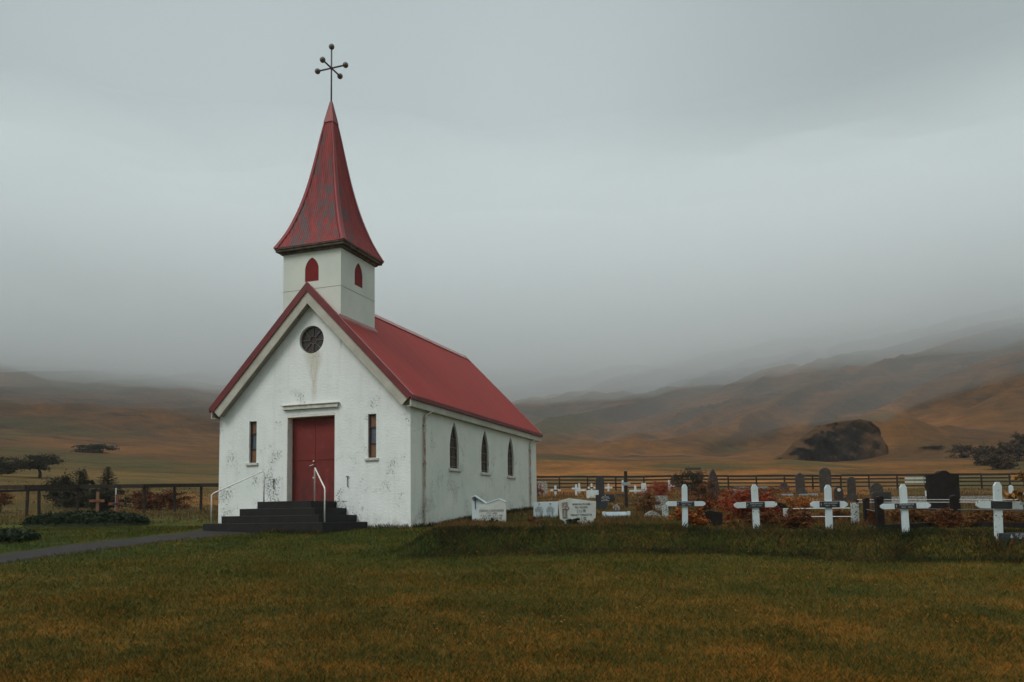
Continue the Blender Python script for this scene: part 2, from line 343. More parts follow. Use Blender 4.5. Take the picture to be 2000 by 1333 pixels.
def atD(u, D):
    d = ray(u, 950); q = D/(-d.x*math.sin(YAW) + d.y*math.cos(YAW)); x, y = CX + d.x*q, CY + d.y*q
    return Vector((x, y, g1(x, y)))
def px(p): return dep(p)/FPX          # metres per photo pixel at that place

# ------------------------------------------------------------------ object helpers
col = S.collection
def tag(o, label=None, cat=None, group=None, kind=None):
    if label: o['label'] = label
    if cat: o['category'] = cat
    if group: o['group'] = group
    if kind: o['kind'] = kind
    return o
def link(name, me, m=None, parent=None, smooth=False):
    o = bpy.data.objects.new(name, me); col.objects.link(o)
    if m is not None:
        for q in (m if isinstance(m, (list, tuple)) else [m]): me.materials.append(q)
    if parent is not None: o.parent = parent
    if smooth: me.polygons.foreach_set('use_smooth', [True]*len(me.polygons))
    return o
def empty(name, loc, rz=0, label=None, cat=None, group=None, tilt=(0, 0)):
    o = bpy.data.objects.new(name, None); col.objects.link(o); o.location = loc; o.rotation_euler = (tilt[0], tilt[1], rz); o.empty_display_size = .2
    return tag(o, label, cat, group)
class MB:
    def __init__(s): s.bm = bmesh.new()
    def box(s, x0, x1, y0, y1, z0, z1, bev=0, T=None):
        r = bmesh.ops.create_cube(s.bm, size=1); vs = r['verts']
        for v in vs: v.co = Vector(((x0+x1)/2 + v.co.x*(x1-x0), (y0+y1)/2 + v.co.y*(y1-y0), (z0+z1)/2 + v.co.z*(z1-z0)))
        if bev:
            es = list({e for v in vs for e in v.link_edges}); q = bmesh.ops.bevel(s.bm, geom=es, offset=bev, segments=2, affect='EDGES', profile=.6); vs = list({v for f in q['faces'] for v in f.verts} | {v for v in vs if v.is_valid})
        if T is not None: bmesh.ops.transform(s.bm, matrix=T, verts=[v for v in vs if v.is_valid])
        return s
    def prism(s, pts, y0, y1, T=None, bev=0):
        """polygon in x,z extruded along y"""
        a = [s.bm.verts.new((p[0], y0, p[1])) for p in pts]; b = [s.bm.verts.new((p[0], y1, p[1])) for p in pts]
        n = len(pts); fs = [s.bm.faces.new(a), s.bm.faces.new(b[::-1])]
        for i in range(n): fs.append(s.bm.faces.new((a[i], b[i], b[(i+1) % n], a[(i+1) % n])))
        vs = a+b
        if bev:
            q = bmesh.ops.bevel(s.bm, geom=list({e for v in vs for e in v.link_edges}), offset=bev, segments=2, affect='EDGES', profile=.6); vs = list({v for f in q['faces'] for v in f.verts} | {v for v in vs if v.is_valid})
        if T is not None: bmesh.ops.transform(s.bm, matrix=T, verts=vs)
        return s
    def tube(s, pts, r, seg=10, cap=True):
        pts = [Vector(p) for p in pts]; rs = r if isinstance(r, (list, tuple)) else [r]*len(pts); rings = []
        up0 = None
        for i, p in enumerate(pts):
            d = (pts[min(i+1, len(pts)-1)] - pts[max(i-1, 0)]).normalized()
            a = d.orthogonal().normalized() if up0 is None else (up0 - d*up0.dot(d)).normalized(); up0 = a; b = d.cross(a)
            rings.append([s.bm.verts.new(p + (a*math.cos(2*math.pi*k/seg) + b*math.sin(2*math.pi*k/seg))*rs[i]) for k in range(seg)])
        for i in range(len(rings)-1):
            for k in range(seg): s.bm.faces.new((rings[i][k], rings[i][(k+1) % seg], rings[i+1][(k+1) % seg], rings[i+1][k]))
        if cap: s.bm.faces.new(rings[0][::-1]); s.bm.faces.new(rings[-1])
        return s
    def ball(s, c, r, seg=14):
        q = bmesh.ops.create_uvsphere(s.bm, u_segments=seg, v_segments=seg//2+2, radius=r)
        bmesh.ops.translate(s.bm, vec=Vector(c), verts=q['verts']); return s
    def build(s, name, m, parent=None, smooth=False):
        bmesh.ops.recalc_face_normals(s.bm, faces=s.bm.faces)
        me = bpy.data.meshes.new(name); s.bm.to_mesh(me); s.bm.free()
        return link(name, me, m, parent, smooth)
def plate(bm, outer, holes, O, ex, ez, depth):
    """flat wall with openings: outline and holes in (a, z), outward normal = ex x ez reversed; reveals run 'depth' inward"""
    O, ex, ez = Vector(O), Vector(ex), Vector(ez); nrm = ex.cross(ez)           # inward direction = -nrm when nrm points out
    vs, es, fs = [], [], []
    for poly in [outer]+holes:
        b0 = len(vs); vs += [Vector(p) for p in poly]; es += [(b0+i, b0+(i+1) % len(poly)) for i in range(len(poly))]
    v2, e2, f2, *_ = delaunay_2d_cdt(vs, es, [], 1, 1e-5)
    def inside(p, poly):
        c = False; n = len(poly)
        for i in range(n):
            (x1, y1), (x2, y2) = poly[i], poly[(i+1) % n]
            if (y1 > p[1]) != (y2 > p[1]) and p[0] < (x2-x1)*(p[1]-y1)/(y2-y1)+x1: c = not c
        return c
    bv = [bm.verts.new(O + ex*v.x + ez*v.y) for v in v2]
    for f in f2:
        c = sum((v2[i] for i in f), Vector((0, 0)))/len(f)
        if inside(c, outer) and not any(inside(c, h) for h in holes):
            try: bm.faces.new([bv[i] for i in f])
            except ValueError: pass
    for h in holes:
        a = [bm.verts.new(O + ex*p[0] + ez*p[1]) for p in h]; b = [bm.verts.new(O + ex*p[0] + ez*p[1] - nrm*depth) for p in h]
        for i in range(len(h)): bm.faces.new((a[i], a[(i+1) % len(h)], b[(i+1) % len(h)], b[i]))
def arch(c, z0, z1, hw, spring, n=10):
    """pointed (lancet) arch outline, centre c"""
    pts = [(c-hw, z0), (c+hw, z0)]
    H_ = z1-spring; Rr = (hw*hw+H_*H_)/(2*hw)
    for i in range(n+1):
        z = spring + H_*i/n; x = hw-Rr+math.sqrt(max(Rr*Rr-(z-spring)**2, 0)); pts.append((c+x, z))
    for i in range(n-1, -1, -1):
        z = spring + H_*i/n; x = hw-Rr+math.sqrt(max(Rr*Rr-(z-spring)**2, 0)); pts.append((c-x, z))
    return pts
def circ(cx_, cz_, r, n=32): return [(cx_+r*math.cos(2*math.pi*i/n), cz_+r*math.sin(2*math.pi*i/n)) for i in range(n)]
def rect(c, hw, z0, z1): return [(c-hw, z0), (c+hw, z0), (c+hw, z1), (c-hw, z1)]

# ------------------------------------------------------------------ ground, hills, path
def sheet(name, r0, r1, ratio, a0, a1, ncol, m, kind='structure', extra=None):
    nr = int(math.log(r1/r0)/math.log(ratio))+1; rr = np.geomspace(r0, r1, nr); aa = np.linspace(a0, a1, ncol)
    Rg, Ag = np.meshgrid(rr, aa, indexing='ij'); X, D = Rg*np.sin(Ag), Rg*np.cos(Ag)
    x, y = CX + Rt.x*X - math.sin(YAW)*D, CY + Rt.y*X + math.cos(YAW)*D
    z = gz(x.ravel(), y.ravel())
    if extra is not None: z = extra(x.ravel(), y.ravel(), z)
    co = np.stack([x.ravel(), y.ravel(), z], 1)
    i = np.arange(nr-1)[:, None]*ncol + np.arange(ncol-1)[None, :]; i = i.ravel()
    q = np.stack([i, i+1, i+ncol+1, i+ncol], 1)[:, ::-1]
    return npmesh(name, co, q, m, kind)
def npmesh(name, co, faces, m, kind=None, parent=None, smooth=True):
    me = bpy.data.meshes.new(name); k = faces.shape[1]; n = len(faces)
    me.vertices.add(len(co)); me.vertices.foreach_set('co', np.ascontiguousarray(co, dtype=np.float32).ravel())
    me.loops.add(n*k); me.loops.foreach_set('vertex_index', np.ascontiguousarray(faces, dtype=np.int32).ravel())
    me.polygons.add(n); me.polygons.foreach_set('loop_start', np.arange(n, dtype=np.int32)*k); me.polygons.foreach_set('loop_total', np.full(n, k, dtype=np.int32))
    if smooth: me.polygons.foreach_set('use_smooth', np.ones(n, dtype=bool))
    me.update(); me.validate()
    o = link(name, me, m, parent)
    if kind: o['kind'] = kind
    return o
pp = [at(u, v) for u, v in PATH_PX]
pc = np.array([(p.x, p.y) for p in pp])
pc = np.concatenate([pc, [[-5.0, -2.7], [-4.2, -2.45]]])[:]           # ends at the foot of the steps
tt = np.linspace(0, len(pc)-1, 160); pcx = np.interp(tt, range(len(pc)), pc[:, 0]); pcy = np.interp(tt, range(len(pc)), pc[:, 1])
for _ in range(30):
    pcx[1:-1] = .5*pcx[1:-1] + .25*(pcx[2:]+pcx[:-2]); pcy[1:-1] = .5*pcy[1:-1] + .25*(pcy[2:]+pcy[:-2])
PW = .95
def pathdist(x, y):
    o = np.full(x.shape, 9.); box = (x < pcx.max()+3) & (x > pcx.min()-3) & (y < pcy.max()+3) & (y > pcy.min()-3)
    if box.any():
        d = np.sqrt((x[box][:, None]-pcx[None])**2 + (y[box][:, None]-pcy[None])**2).min(1); o[box] = d
    return o
def dig(x, y, z): return z - .05*(1-ss(pathdist(x, y), PW*.8, PW*1.05))

m, t, b = mat('autumn_meadow_ground', .95, .1); v = OC(t)
sx = N(t, 'ShaderNodeSeparateXYZ', {0: v})
d = mth(t, 'ADD', mth(t, 'MULTIPLY', mth(t, 'SUBTRACT', sx.outputs[0], CX), -.3336), mth(t, 'MULTIPLY', mth(t, 'SUBTRACT', sx.outputs[1], CY), .9427))
d2 = mth(t, 'ADD', d, mth(t, 'MULTIPLY', noi(t, v, .12, 3), 8))
lawn = lawnnodes(t, b, None)
field = fieldmix(t, v, [(.065, .040, .011), (.15, .066, .015), (.26, .100, .021), (.40, .150, .030)], .10, .9, None)
field = mixc(t, mth(t, 'MAXIMUM', rng_(t, noi(t, OC(t, (1, 1, 1)), .06, 3), .46, .6, 0, .85), rng_(t, mth(t, 'ADD', mth(t, 'ADD', sx.outputs[0], mth(t, 'MULTIPLY', sx.outputs[1], .36)), mth(t, 'MULTIPLY', noi(t, v, .05, 3), 30)), 22, -8, 0, .72)), field, fieldmix(t, v, [(.035, .042, .012), (.06, .058, .017), (.11, .075, .024)], .2, 1.2))
setc(t, b, mixc(t, rng_(t, d2, 34, 44, 0, 1), lawn, field))
bump(t, b, mth(t, 'ADD', noi(t, v, 6, 6, .7), mth(t, 'MULTIPLY', noi(t, v, .8, 5), 1.5)), .9, .12); M['ground'] = m
m, t, b = mat('moorland_hills', .95, .1); v = OC(t)
c = fieldmix(t, v, [(.038, .022, .009), (.092, .043, .014), (.155, .066, .019), (.24, .095, .025)], .04, .25, None)
c = mixc(t, rng_(t, noi(t, v, .013, 4), .50, .60, 0, .85), c, fieldmix(t, v, [(.034, .034, .011), (.062, .050, .015), (.10, .068, .021)], .05, .3))
gn = N(t, 'ShaderNodeNewGeometry'); nz = N(t, 'ShaderNodeSeparateXYZ', {0: gn.outputs['Normal']}).outputs[2]
sx = N(t, 'ShaderNodeSeparateXYZ', {0: v})
dd_ = N(t, 'ShaderNodeVectorMath', {0: v, 1: (CX, CY, 0)}, operation='DISTANCE').outputs['Value']
field = fieldmix(t, v, [(.065, .040, .011), (.15, .066, .015), (.26, .100, .021), (.40, .150, .030)], .10, .9, None)
field = mixc(t, mth(t, 'MAXIMUM', rng_(t, noi(t, OC(t, (1, 1, 1)), .06, 3), .46, .6, 0, .85), rng_(t, mth(t, 'ADD', mth(t, 'ADD', sx.outputs[0], mth(t, 'MULTIPLY', sx.outputs[1], .36)), mth(t, 'MULTIPLY', noi(t, v, .05, 3), 30)), 22, -8, 0, .72)), field, fieldmix(t, v, [(.035, .042, .012), (.06, .058, .017), (.11, .075, .024)], .2, 1.2))
nearf = rng_(t, mth(t, 'ADD', dd_, mth(t, 'MULTIPLY', noi(t, v, .05, 4), 30)), 132, 152, 1, 0)
rv = N(t, 'ShaderNodeMapping', {'Vector': v, 'Rotation': (0, 0, -1.05), 'Scale': (.35, 1.25, 1.6)}).outputs[0]
rock = mth(t, 'ADD', rng_(t, nz, .94, .78, 0, .20), noi(t, rv, .035, 8, .68))
rock2 = noi(t, rv, .07, 8, .72)
hi_ = rng_(t, sx.outputs[2], 34, 70, 0, .06)
c = mixc(t, rng_(t, mth(t, 'ADD', rock, hi_), .56, .68, 0, .6), c, (.040, .028, .018))
c = mixc(t, rng_(t, rock2, .585, .63, 0, .75), c, (.030, .022, .016))
c = mixc(t, nearf, c, field); setc(t, b, c); bump(t, b, mth(t, 'ADD', noi(t, v, .5, 7, .7), mth(t, 'MULTIPLY', noi(t, v, .07, 5), 4)), 1, 1.2); M['hills'] = m
ground = sheet('ground', 1.0, 95, 1.0085, -R(42), R(42), 560, M['ground'], extra=dig)
hills = sheet('hills', 95, 1300, 1.009, -R(42), R(42), 560, M['hills'])
# the same ground beyond the frame and behind the camera
sheet('ground', 1.0, 95, 1.06, R(42), R(318), 140, M['ground'])
# path laid on the lawn
n = len(pcx); dx_, dy_ = np.gradient(pcx), np.gradient(pcy); ln = np.hypot(dx_, dy_); nx_, ny_ = -dy_/ln, dx_/ln; cs = np.linspace(-1, 1, 9)
jit = 1 + .09*vnoise(np.arange(n)*1., np.zeros(n), 3, 4)[:, None]
PX = pcx[:, None] + nx_[:, None]*cs[None]*PW*jit; PY = pcy[:, None] + ny_[:, None]*cs[None]*PW*jit
PZ = gz(PX.ravel(), PY.ravel()) - .012 - .02*np.tile(cs**4, n)
i = (np.arange(n-1)[:, None]*9 + np.arange(8)[None]).ravel()
npmesh('path', np.stack([PX.ravel(), PY.ravel(), PZ], 1), np.stack([i, i+1, i+10, i+9], 1), M['path'], 'structure')

# ------------------------------------------------------------------ church (front-right corner of the walls at the origin)
WD, LN = 7.0, 12.354
RE, RFr, RBk, HE, HR = .175, .275, .346, 3.915, 7.724     # roof overhangs, eave and ridge heights
church = empty('church', (0, 0, 0), 0, 'small white rendered church with red metal roof and red steeple', 'church')
XC = -WD/2; sl = (HR-HE)/(WD/2+RE); wtop = HE + sl*RE - .10; apx = HR - .14
slit = [(-WD/2-2.1875, .1436), (-WD/2+2.1875, .1436)]
ZR = 5.97
DT, DB, DW = 3.50, .79, .86; ZPD = .80
bm = bmesh.new()
outer = [(-WD, -.6), (0, -.6), (0, wtop), (XC, apx), (-WD, wtop)]
holes = [rect(c, hw, 2.10, 3.455) for c, hw in slit] + [circ(XC+.0, ZR, .45)] + [rect(XC, .885, .60, 3.57)]
plate(bm, outer, holes, (0, 0, 0), (1, 0, 0), (0, 0, 1), .22)
me = bpy.data.meshes.new('wall'); bm.to_mesh(me); bm.free(); link('wall', me, M['front'], church)
SW = [3.3036, 6.1584, 9.0134]
bm = bmesh.new()
sh = [arch(c, 1.90, 3.489, .385, 2.5) for c in SW]
plate(bm, [(0, -.6), (LN, -.6), (LN, wtop), (0, wtop)], sh, (0, 0, 0), (0, 1, 0), (0, 0, 1), .24)
shl = [arch(-c, 1.90, 3.489, .385, 2.5) for c in SW]
plate(bm, [(-LN, -.6), (0, -.6), (0, wtop), (-LN, wtop)], shl, (-WD, 0, 0), (0, -1, 0), (0, 0, 1), .24)
plate(bm, [(0, -.6), (WD, -.6), (WD, wtop), (WD/2, apx), (0, wtop)], [], (0, LN, 0), (-1, 0, 0), (0, 0, 1), .24)
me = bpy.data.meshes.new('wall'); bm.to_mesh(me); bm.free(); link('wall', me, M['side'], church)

# slit windows
for c, hw in slit:
    w_ = MB(); w_.box(c-hw-.01, c+hw+.01, .115, .145, 2.09, 3.46); wo = w_.build('window', M['pgrey'], church)
    f = MB()
    f.box(c-hw, c-hw+.05, .075, .114, 2.10, 3.455); f.box(c+hw-.02, c+hw, .075, .114, 2.10, 3.455)
    for z in (2.10, 2.52, 3.03, 3.41): f.box(c-hw+.05, c+hw-.02, .08, .114, z, z+.035)
    f.build('frame', M['wframe'], wo)
    q = MB(); q.box(c-hw+.05, c+hw-.02, .10, .1145, 2.136, 2.519); q.build('pane', M['porange'], wo)
    q = MB(); q.box(c-hw+.05, c+hw-.02, .10, .1145, 3.066, 3.409); q.build('pane', M['porange'], wo)
    q = MB(); q.box(c-hw-.10, c+hw+.08, -.055, .07, 2.015, 2.098, .012); q.build('sill', M['sill'], wo)
# round window
w_ = MB(); w_.prism(circ(XC, ZR, .46), .13, .17); wo = w_.build('window', M['glassd'], church)
f = MB()
for k in range(8):
    a = math.pi*k/4 + .0; T = Matrix.Translation((XC, 0, ZR)) @ Matrix.Rotation(a, 4, 'Y'); f.box(.12, .44, .095, .129, -.013, .013, T=T)
f.tube([(XC+.125*math.cos(2*math.pi*i/24), .11, ZR+.125*math.sin(2*math.pi*i/24)) for i in range(25)], .013, 6)
f.tube([(XC+.437*math.cos(2*math.pi*i/36), .11, ZR+.437*math.sin(2*math.pi*i/36)) for i in range(37)], .02, 6)
f.build('frame', M['mullion'], wo)
# lancet windows in the right wall (and the left one)
def lancet(side, c):
    s_ = 1 if side == 0 else -1
    x_ = lambda d_: (-d_ if side == 0 else -WD+d_)
    def pr(poly, d0, d1, name, m_, par):
        q = MB(); q.prism(poly, 0, 1, None)
        for v in q.bm.verts: v.co = Vector((x_(d0 if v.co.y < .5 else d1), v.co.x, v.co.z))
        return q.build(name, m_, par)
    wo = pr(arch(c, 1.89, 3.48, .39, 2.5), .105, .13, 'window', M['glassd'], church)
    f = MB()
    for z in (1.96, 2.28, 2.60, 2.90): f.box(min(x_(.08), x_(.104)), max(x_(.08), x_(.104)), c-.37, c+.37, z, z+.03)
    f.box(min(x_(.085), x_(.104)), max(x_(.085), x_(.104)), c-.012, c+.012, 1.92, 3.3)
    a_ = arch(c, 1.91, 3.46, .37, 2.5); a_ = a_+[a_[0]]
    f.tube([(x_(.09), p[0], p[1]) for p in a_], .028, 6); f.build('frame', M['mullion'], wo)
    q = MB(); q.box(min(x_(-.06), x_(.075)), max(x_(-.06), x_(.075)), c-.50, c+.50, 1.80, 1.895, .015); q.build('sill', M['sill'], wo)
for c in SW: lancet(0, c); lancet(1, c)
# recessed doorway with cream jambs, drip moulding above
for xa in (XC-.884, XC+.864): q = MB(); q.box(xa, xa+.02, .003, .30, ZPD, 3.569); q.build('jamb', M['jamb'], church)
q = MB(); q.box(XC-.863, XC+.863, .003, .30, 3.50, 3.568); q.build('door_header', M['jamb'], church)
q = MB(); q.box(XC-1.01, XC+1.01, -.085, -.001, 3.74, 3.86, .015); q.box(XC-1.05, XC+1.05, -.12, -.001, 3.862, 3.895, .01); q.build('lintel', M['sill'], church)
for s_ in (-1, 1):
    x0, x1 = (XC-.862, XC-.004) if s_ < 0 else (XC+.004, XC+.862)
    q = MB(); q.box(x0, x1, .27, .32, DB+.02, DT-.003, .006); q.box(x0, x1, .256, .269, 2.13, 2.165)
    do = q.build('door', M['door'], church)
    if s_ < 0:
        q = MB(); q.tube([(x1-.05, .27, 1.98), (x1-.05, .22, 1.98), (x1-.17, .215, 1.94)], .012, 8); q.build('handle', M['rail'], do)
        for z in (2.09, 1.56): q = MB(); q.ball((x1-.05, .26, z), .03); q.build('lock', M['rail'], do)
q = MB(); q.box(XC-.883, XC+.883, -.02, .324, .60, DB+.008); q.build('threshold', M['steps'], church)
q = MB(); q.box(XC-.95, XC+.95, .325, .34, .62, 3.62); q.build('door_backing', M['wframe'], church)
# boot scrapers / hooks on the front wall
for u_ in (-4.85, -2.15):
    q = MB(); q.tube([(u_-.06, -.03, 1.55), (u_+.05, -.03, 1.55)], .012, 6); q.tube([(u_, -.03, 1.55), (u_, -.035, 1.26), (u_+.03, -.03, 1.22)], .013, 6); q.tube([(u_, .02, 1.5), (u_, -.03, 1.5)], .012, 6)
    q.build('wall_hook', M['iron'], church)
# roof slabs
ang = math.atan(sl); th = .13
def roofslab(sgn):
    q = MB(); nx, nz = math.sin(ang)*sgn, math.cos(ang)
    e = (XC + sgn*(WD/2+RE), HE); a = (XC, HR)
    a2 = (XC, HR - th/math.cos(ang)); e2 = (e[0]-nx*th, e[1]-nz*th)
    q.prism([a, e, e2, a2], -RFr, LN+RBk)
    o = q.build('roof', M['roof'], church); return o
rr_ = roofslab(1); roofslab(-1)
# dark red rake flashing, cream barge boards, soffits: mitred at the apex
for sgn in (-1, 1):
    ca_ = math.cos(ang); e_ = (XC + sgn*(WD/2+RE), HE); nn = (math.sin(ang)*sgn, ca_); dd = (ca_*sgn, -math.sin(ang))
    def band(h0, h1, y0, y1, ext=0., s0=0.):
        q = MB(); E = lambda h: (e_[0]+nn[0]*h+dd[0]*ext, e_[1]+nn[1]*h+dd[1]*ext)
        A = lambda h: (XC+sgn*.0015 + dd[0]*s0, HR+h/ca_ + dd[1]*s0)
        q.prism([A(h1), E(h1), E(h0), A(h0)], y0, y1); return q
    for (ya, yb, yc, yd) in ((-RFr-.03, -RFr-.001, -RFr+.01, -RFr+.05), (LN+RBk+.001, LN+RBk+.03, LN+RBk-.05, LN+RBk-.01)):
        q = band(-.17, .035, ya, yb, .012); rf = q.build('rake_flashing', M['flash'], church)
        yy = (ya+.029, ya+.10) if ya < 0 else (yb-.10, yb-.029)
        q = band(.002, .036, yy[0], yy[1], .012); q.build('flashing_cap', M['ridge'], rf)
        q = band(-.44, -.132, yc, yd, -.03); q.build('barge_board', M['cream'], church)
    for (y0_, y1_) in ((-RFr+.051, -.001), (LN+.001, LN+RBk-.051)):
        band(-.42, -.39, y0_, y1_, -.05).build('soffit', M['reveal'], church)
    # eave: red drip edge, cream fascia board
    xe = XC + sgn*(WD/2+RE); lo, hi = (xe-.02, xe+.035) if sgn > 0 else (xe-.035, xe+.02)
    q = MB(); q.box(lo, hi, -RFr-.03, LN+RBk+.03, HE-.125, HE+.02, .01); q.build('drip_edge', M['flash'], church)
    lo, hi = (xe-.07, xe-.022) if sgn > 0 else (xe+.022, xe+.07)
    q = MB(); q.box(lo, hi, -RFr+.02, LN+RBk-.02, HE-.33, HE-.10); 
    lo, hi = (-.0, xe-.071) if sgn > 0 else (xe+.071, -WD)
    q.box(min(lo, hi)+.001, max(lo, hi)-.001, -RFr+.05, LN+RBk-.05, HE-.33, HE-.30); q.build('fascia', M['cream'], church)
# ridge cap behind the tower
q = MB(); q.prism([(XC-.20, HR-.155), (XC, HR+.045), (XC+.20, HR-.155), (XC+.16, HR-.20), (XC, HR-.02), (XC-.16, HR-.20)], 2.30, LN+.20); q.build('ridge_cap', M['ridge'], church)
# tower
TS = 1.079; TY1 = 2.158; ZT, ZS, ZA = 8.903, 9.043, 14.427
bm = bmesh.new()
hf = arch(XC, 7.87, 8.66, .255, 8.25); hs = arch(TY1/2, 7.87, 8.66, .255, 8.25)
zr_ = HR - sl*TS - .05
plate(bm, [(XC-TS, zr_), (XC, HR-.05), (XC+TS, zr_), (XC+TS, ZT), (XC-TS, ZT)], [hf], (0, -.012, 0), (1, 0, 0), (0, 0, 1), .05)
plate(bm, [(-.012, 5.6), (TY1, 5.6), (TY1, ZT), (-.012, ZT)], [hs], (XC+TS, 0, 0), (0, 1, 0), (0, 0, 1), .05)
plate(bm, [(-TY1, 5.6), (.012, 5.6), (.012, ZT), (-TY1, ZT)], [arch(-TY1/2, 7.87, 8.66, .255, 8.25)], (XC-TS, 0, 0), (0, -1, 0), (0, 0, 1), .05)
plate(bm, [(-XC-TS, 5.6), (-XC+TS, 5.6), (-XC+TS, ZT), (-XC-TS, ZT)], [], (0, TY1, 0), (-1, 0, 0), (0, 0, 1), .05)
me = bpy.data.meshes.new('tower'); bm.to_mesh(me); bm.free()
# cut the tower wall below the gable at the front so it does not show through the facade
tw = link('tower', me, M['tower'], church)
q = MB()
for z in (7.62,):
    q.box(XC-TS-.004, XC+TS+.004, -.017, -.0125, z, z+.012); q.box(XC+TS, XC+TS+.005, -.012, TY1, z, z+.012)
for zc in (5.7,): q.box(XC+TS-.001, XC+TS+.004, -.016, -.010, zc, ZT)
q.build('panel_joint', M['reveal'], tw)
q = MB(); q.prism(arch(XC, 7.87, 8.66, .257, 8.25), .005, .035); q.build('hatch', M['hatch'], tw)
for xx in (XC+TS-.045, XC-TS+.015):
    q = MB(); q.prism(arch(TY1/2, 7.87, 8.66, .257, 8.25), 0, 1)
    for v in q.bm.verts: v.co = Vector((xx + (.03 if v.co.y > .5 else 0), v.co.x, v.co.z))
    q.build('hatch', M['hatch'], tw)
# flashing where tower meets the roof
q = MB(); zf = HR - sl*TS
q.prism([(XC+TS, zf+.09), (XC+TS+.10, zf-.04), (XC+TS+.10, zf-.12), (XC+TS-.02, zf-.05)], -.10, TY1+.05)
q.build('flashing', M['ridge'], church)
# tower eave mouldings
q = MB()
SO = .2195
q.box(XC-TS-.07, XC+TS+.07, -.075, TY1+.07, ZT-.05, ZT+.02); q.box(XC-TS-SO+.03, XC+TS+SO-.03, -SO+.03, TY1+SO-.03, ZT+.02, ZT+.09, .01); q.box(XC-TS-SO-.0, XC+TS+SO+.0, -SO-.0, TY1+SO+.0, ZT+.09, ZS-.005, .01)
q.build('eave_board', M['trim'], tw)
# spire: bell-cast, four concave corrugated faces
CYT = TY1/2; prof = [(0, 1.0), (.06, .875), (.12, .765), (.20, .655), (.28, .555), (.386, .452), (.47, .383), (.57, .312), (.67, .245), (.77, .182), (.87, .108), (.94, .055), (1.0, .012)]
RB = TS + SO + .01; HS = ZA-ZS
ff = np.linspace(0, 1, 49); rad = np.interp(ff, [p[0] for p in prof], [p[1] for p in prof])
for _ in range(3): rad[1:-1] = .25*rad[:-2]+.5*rad[1:-1]+.25*rad[2:]
rad *= RB; nrib = 34
vs, fs = [], []
for side in range(4):
    ca, sa = [(0, -1), (1, 0), (0, 1), (-1, 0)][side]; ta, tb = -sa, ca            # outward normal, tangent
    base = len(vs); ncx = nrib*4+1
    for i, f_ in enumerate(ff):
        for j in range(ncx):
            s_ = (j/(ncx-1)*2-1); w = s_*RB; w = max(-rad[i], min(rad[i], w))
            rip = .012*math.cos(2*math.pi*(w/(2*RB))*nrib) if abs(w) < rad[i]-.01 else 0
            rr = rad[i]+rip
            vs.append((XC + ca*rr + ta*w, CYT + sa*rr + tb*w, ZS + f_*HS))
    for i in range(len(ff)-1):
        for j in range(ncx-1):
            a = base+i*ncx+j; fs.append((a, a+1, a+ncx+1, a+ncx))
sp = npmesh('spire', np.array(vs), np.array(fs), M['spire'], None, tw, smooth=False)
for sa_, sb_ in ((-1, -1), (1, -1), (1, 1), (-1, 1)):
    vs, fs = [], []
    for i, f_ in enumerate(ff):
        if f_ > .9: break
        r_ = rad[i]; w = .17*(1-.62*f_)*(.25+.75*min(1, r_/.4)); zz = ZS+f_*HS; c_ = (XC+sa_*(r_+.016), CYT+sb_*(r_+.016))
        w = min(w, r_*.9)
        vs += [(c_[0]-sa_*w, c_[1], zz), (c_[0], c_[1], zz+.015), (c_[0], c_[1]-sb_*w, zz), (c_[0]-sa_*w, c_[1]-sb_*.014, zz), (c_[0]-sa_*.014, c_[1]-sb_*w, zz)]
    for i in range(len(vs)//5-1):
        for p_, q_ in ((0, 1), (1, 2), (3, 0), (2, 4)): fs.append((i*5+p_, i*5+q_, i*5+5+q_, i*5+5+p_))
    npmesh('hip_cap', np.array(vs), np.array(fs), M['spirecap'], None, sp, smooth=False)
q = MB(); i0 = int(.86*48); ra = rad[i0]+.03
vb = [q.bm.verts.new((XC+a*ra, CYT+b_*ra, ZS+ff[i0]*HS)) for a, b_ in ((-1, -1), (1, -1), (1, 1), (-1, 1))]; vt = [q.bm.verts.new((XC+a*.035, CYT+b_*.035, ZA)) for a, b_ in ((-1, -1), (1, -1), (1, 1), (-1, 1))]
for k in range(4): q.bm.faces.new((vb[k], vb[(k+1) % 4], vt[(k+1) % 4], vt[k]))
q.bm.faces.new(vt); q.build('spire_cap', M['spirecap'], sp)
# cross with five balls
zc = ZA+1.20; q = MB()
q.tube([(XC, CYT, ZA-.15), (XC, CYT, ZA+1.92)], .028, 10); q.tube([(XC-.55, CYT, zc), (XC+.55, CYT, zc)], .028, 10); q.tube([(XC, CYT-.55, zc), (XC, CYT+.55, zc)], .028, 10); q.ball((XC, CYT, zc), .055)
cross = q.build('finial_cross', M['iron'], church, True)
for p in ((-.55, 0, 0), (.55, 0, 0), (0, -.55, 0), (0, .55, 0), (0, 0, .77)):
    q = MB(); q.ball((XC+p[0], CYT+p[1], zc+p[2]), .098, 18); q.build('ball', M['ball'], cross, True)
# steps: a black stepped platform round the door
ZP = .79
q = MB()
for k in range(4):
    a_, b_ = 1.385+.362*k, .95+.36*k
    q.box(XC-b_, XC+b_, -a_, -.004 + .001*k, (ZP-.213*(k+1)) if k < 3 else -.3, ZP-.213*k, .014)
q.build('steps', M['steps'], church)
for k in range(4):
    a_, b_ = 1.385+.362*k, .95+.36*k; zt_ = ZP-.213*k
    q = MB(); q.box(XC-b_, XC+b_, -a_-.004, -a_+.03, zt_-.014, zt_+.004, .004); q.build('edge_highlight', M['edge_highlight'], church)  # thin strip added to paint the light line along each tread edge
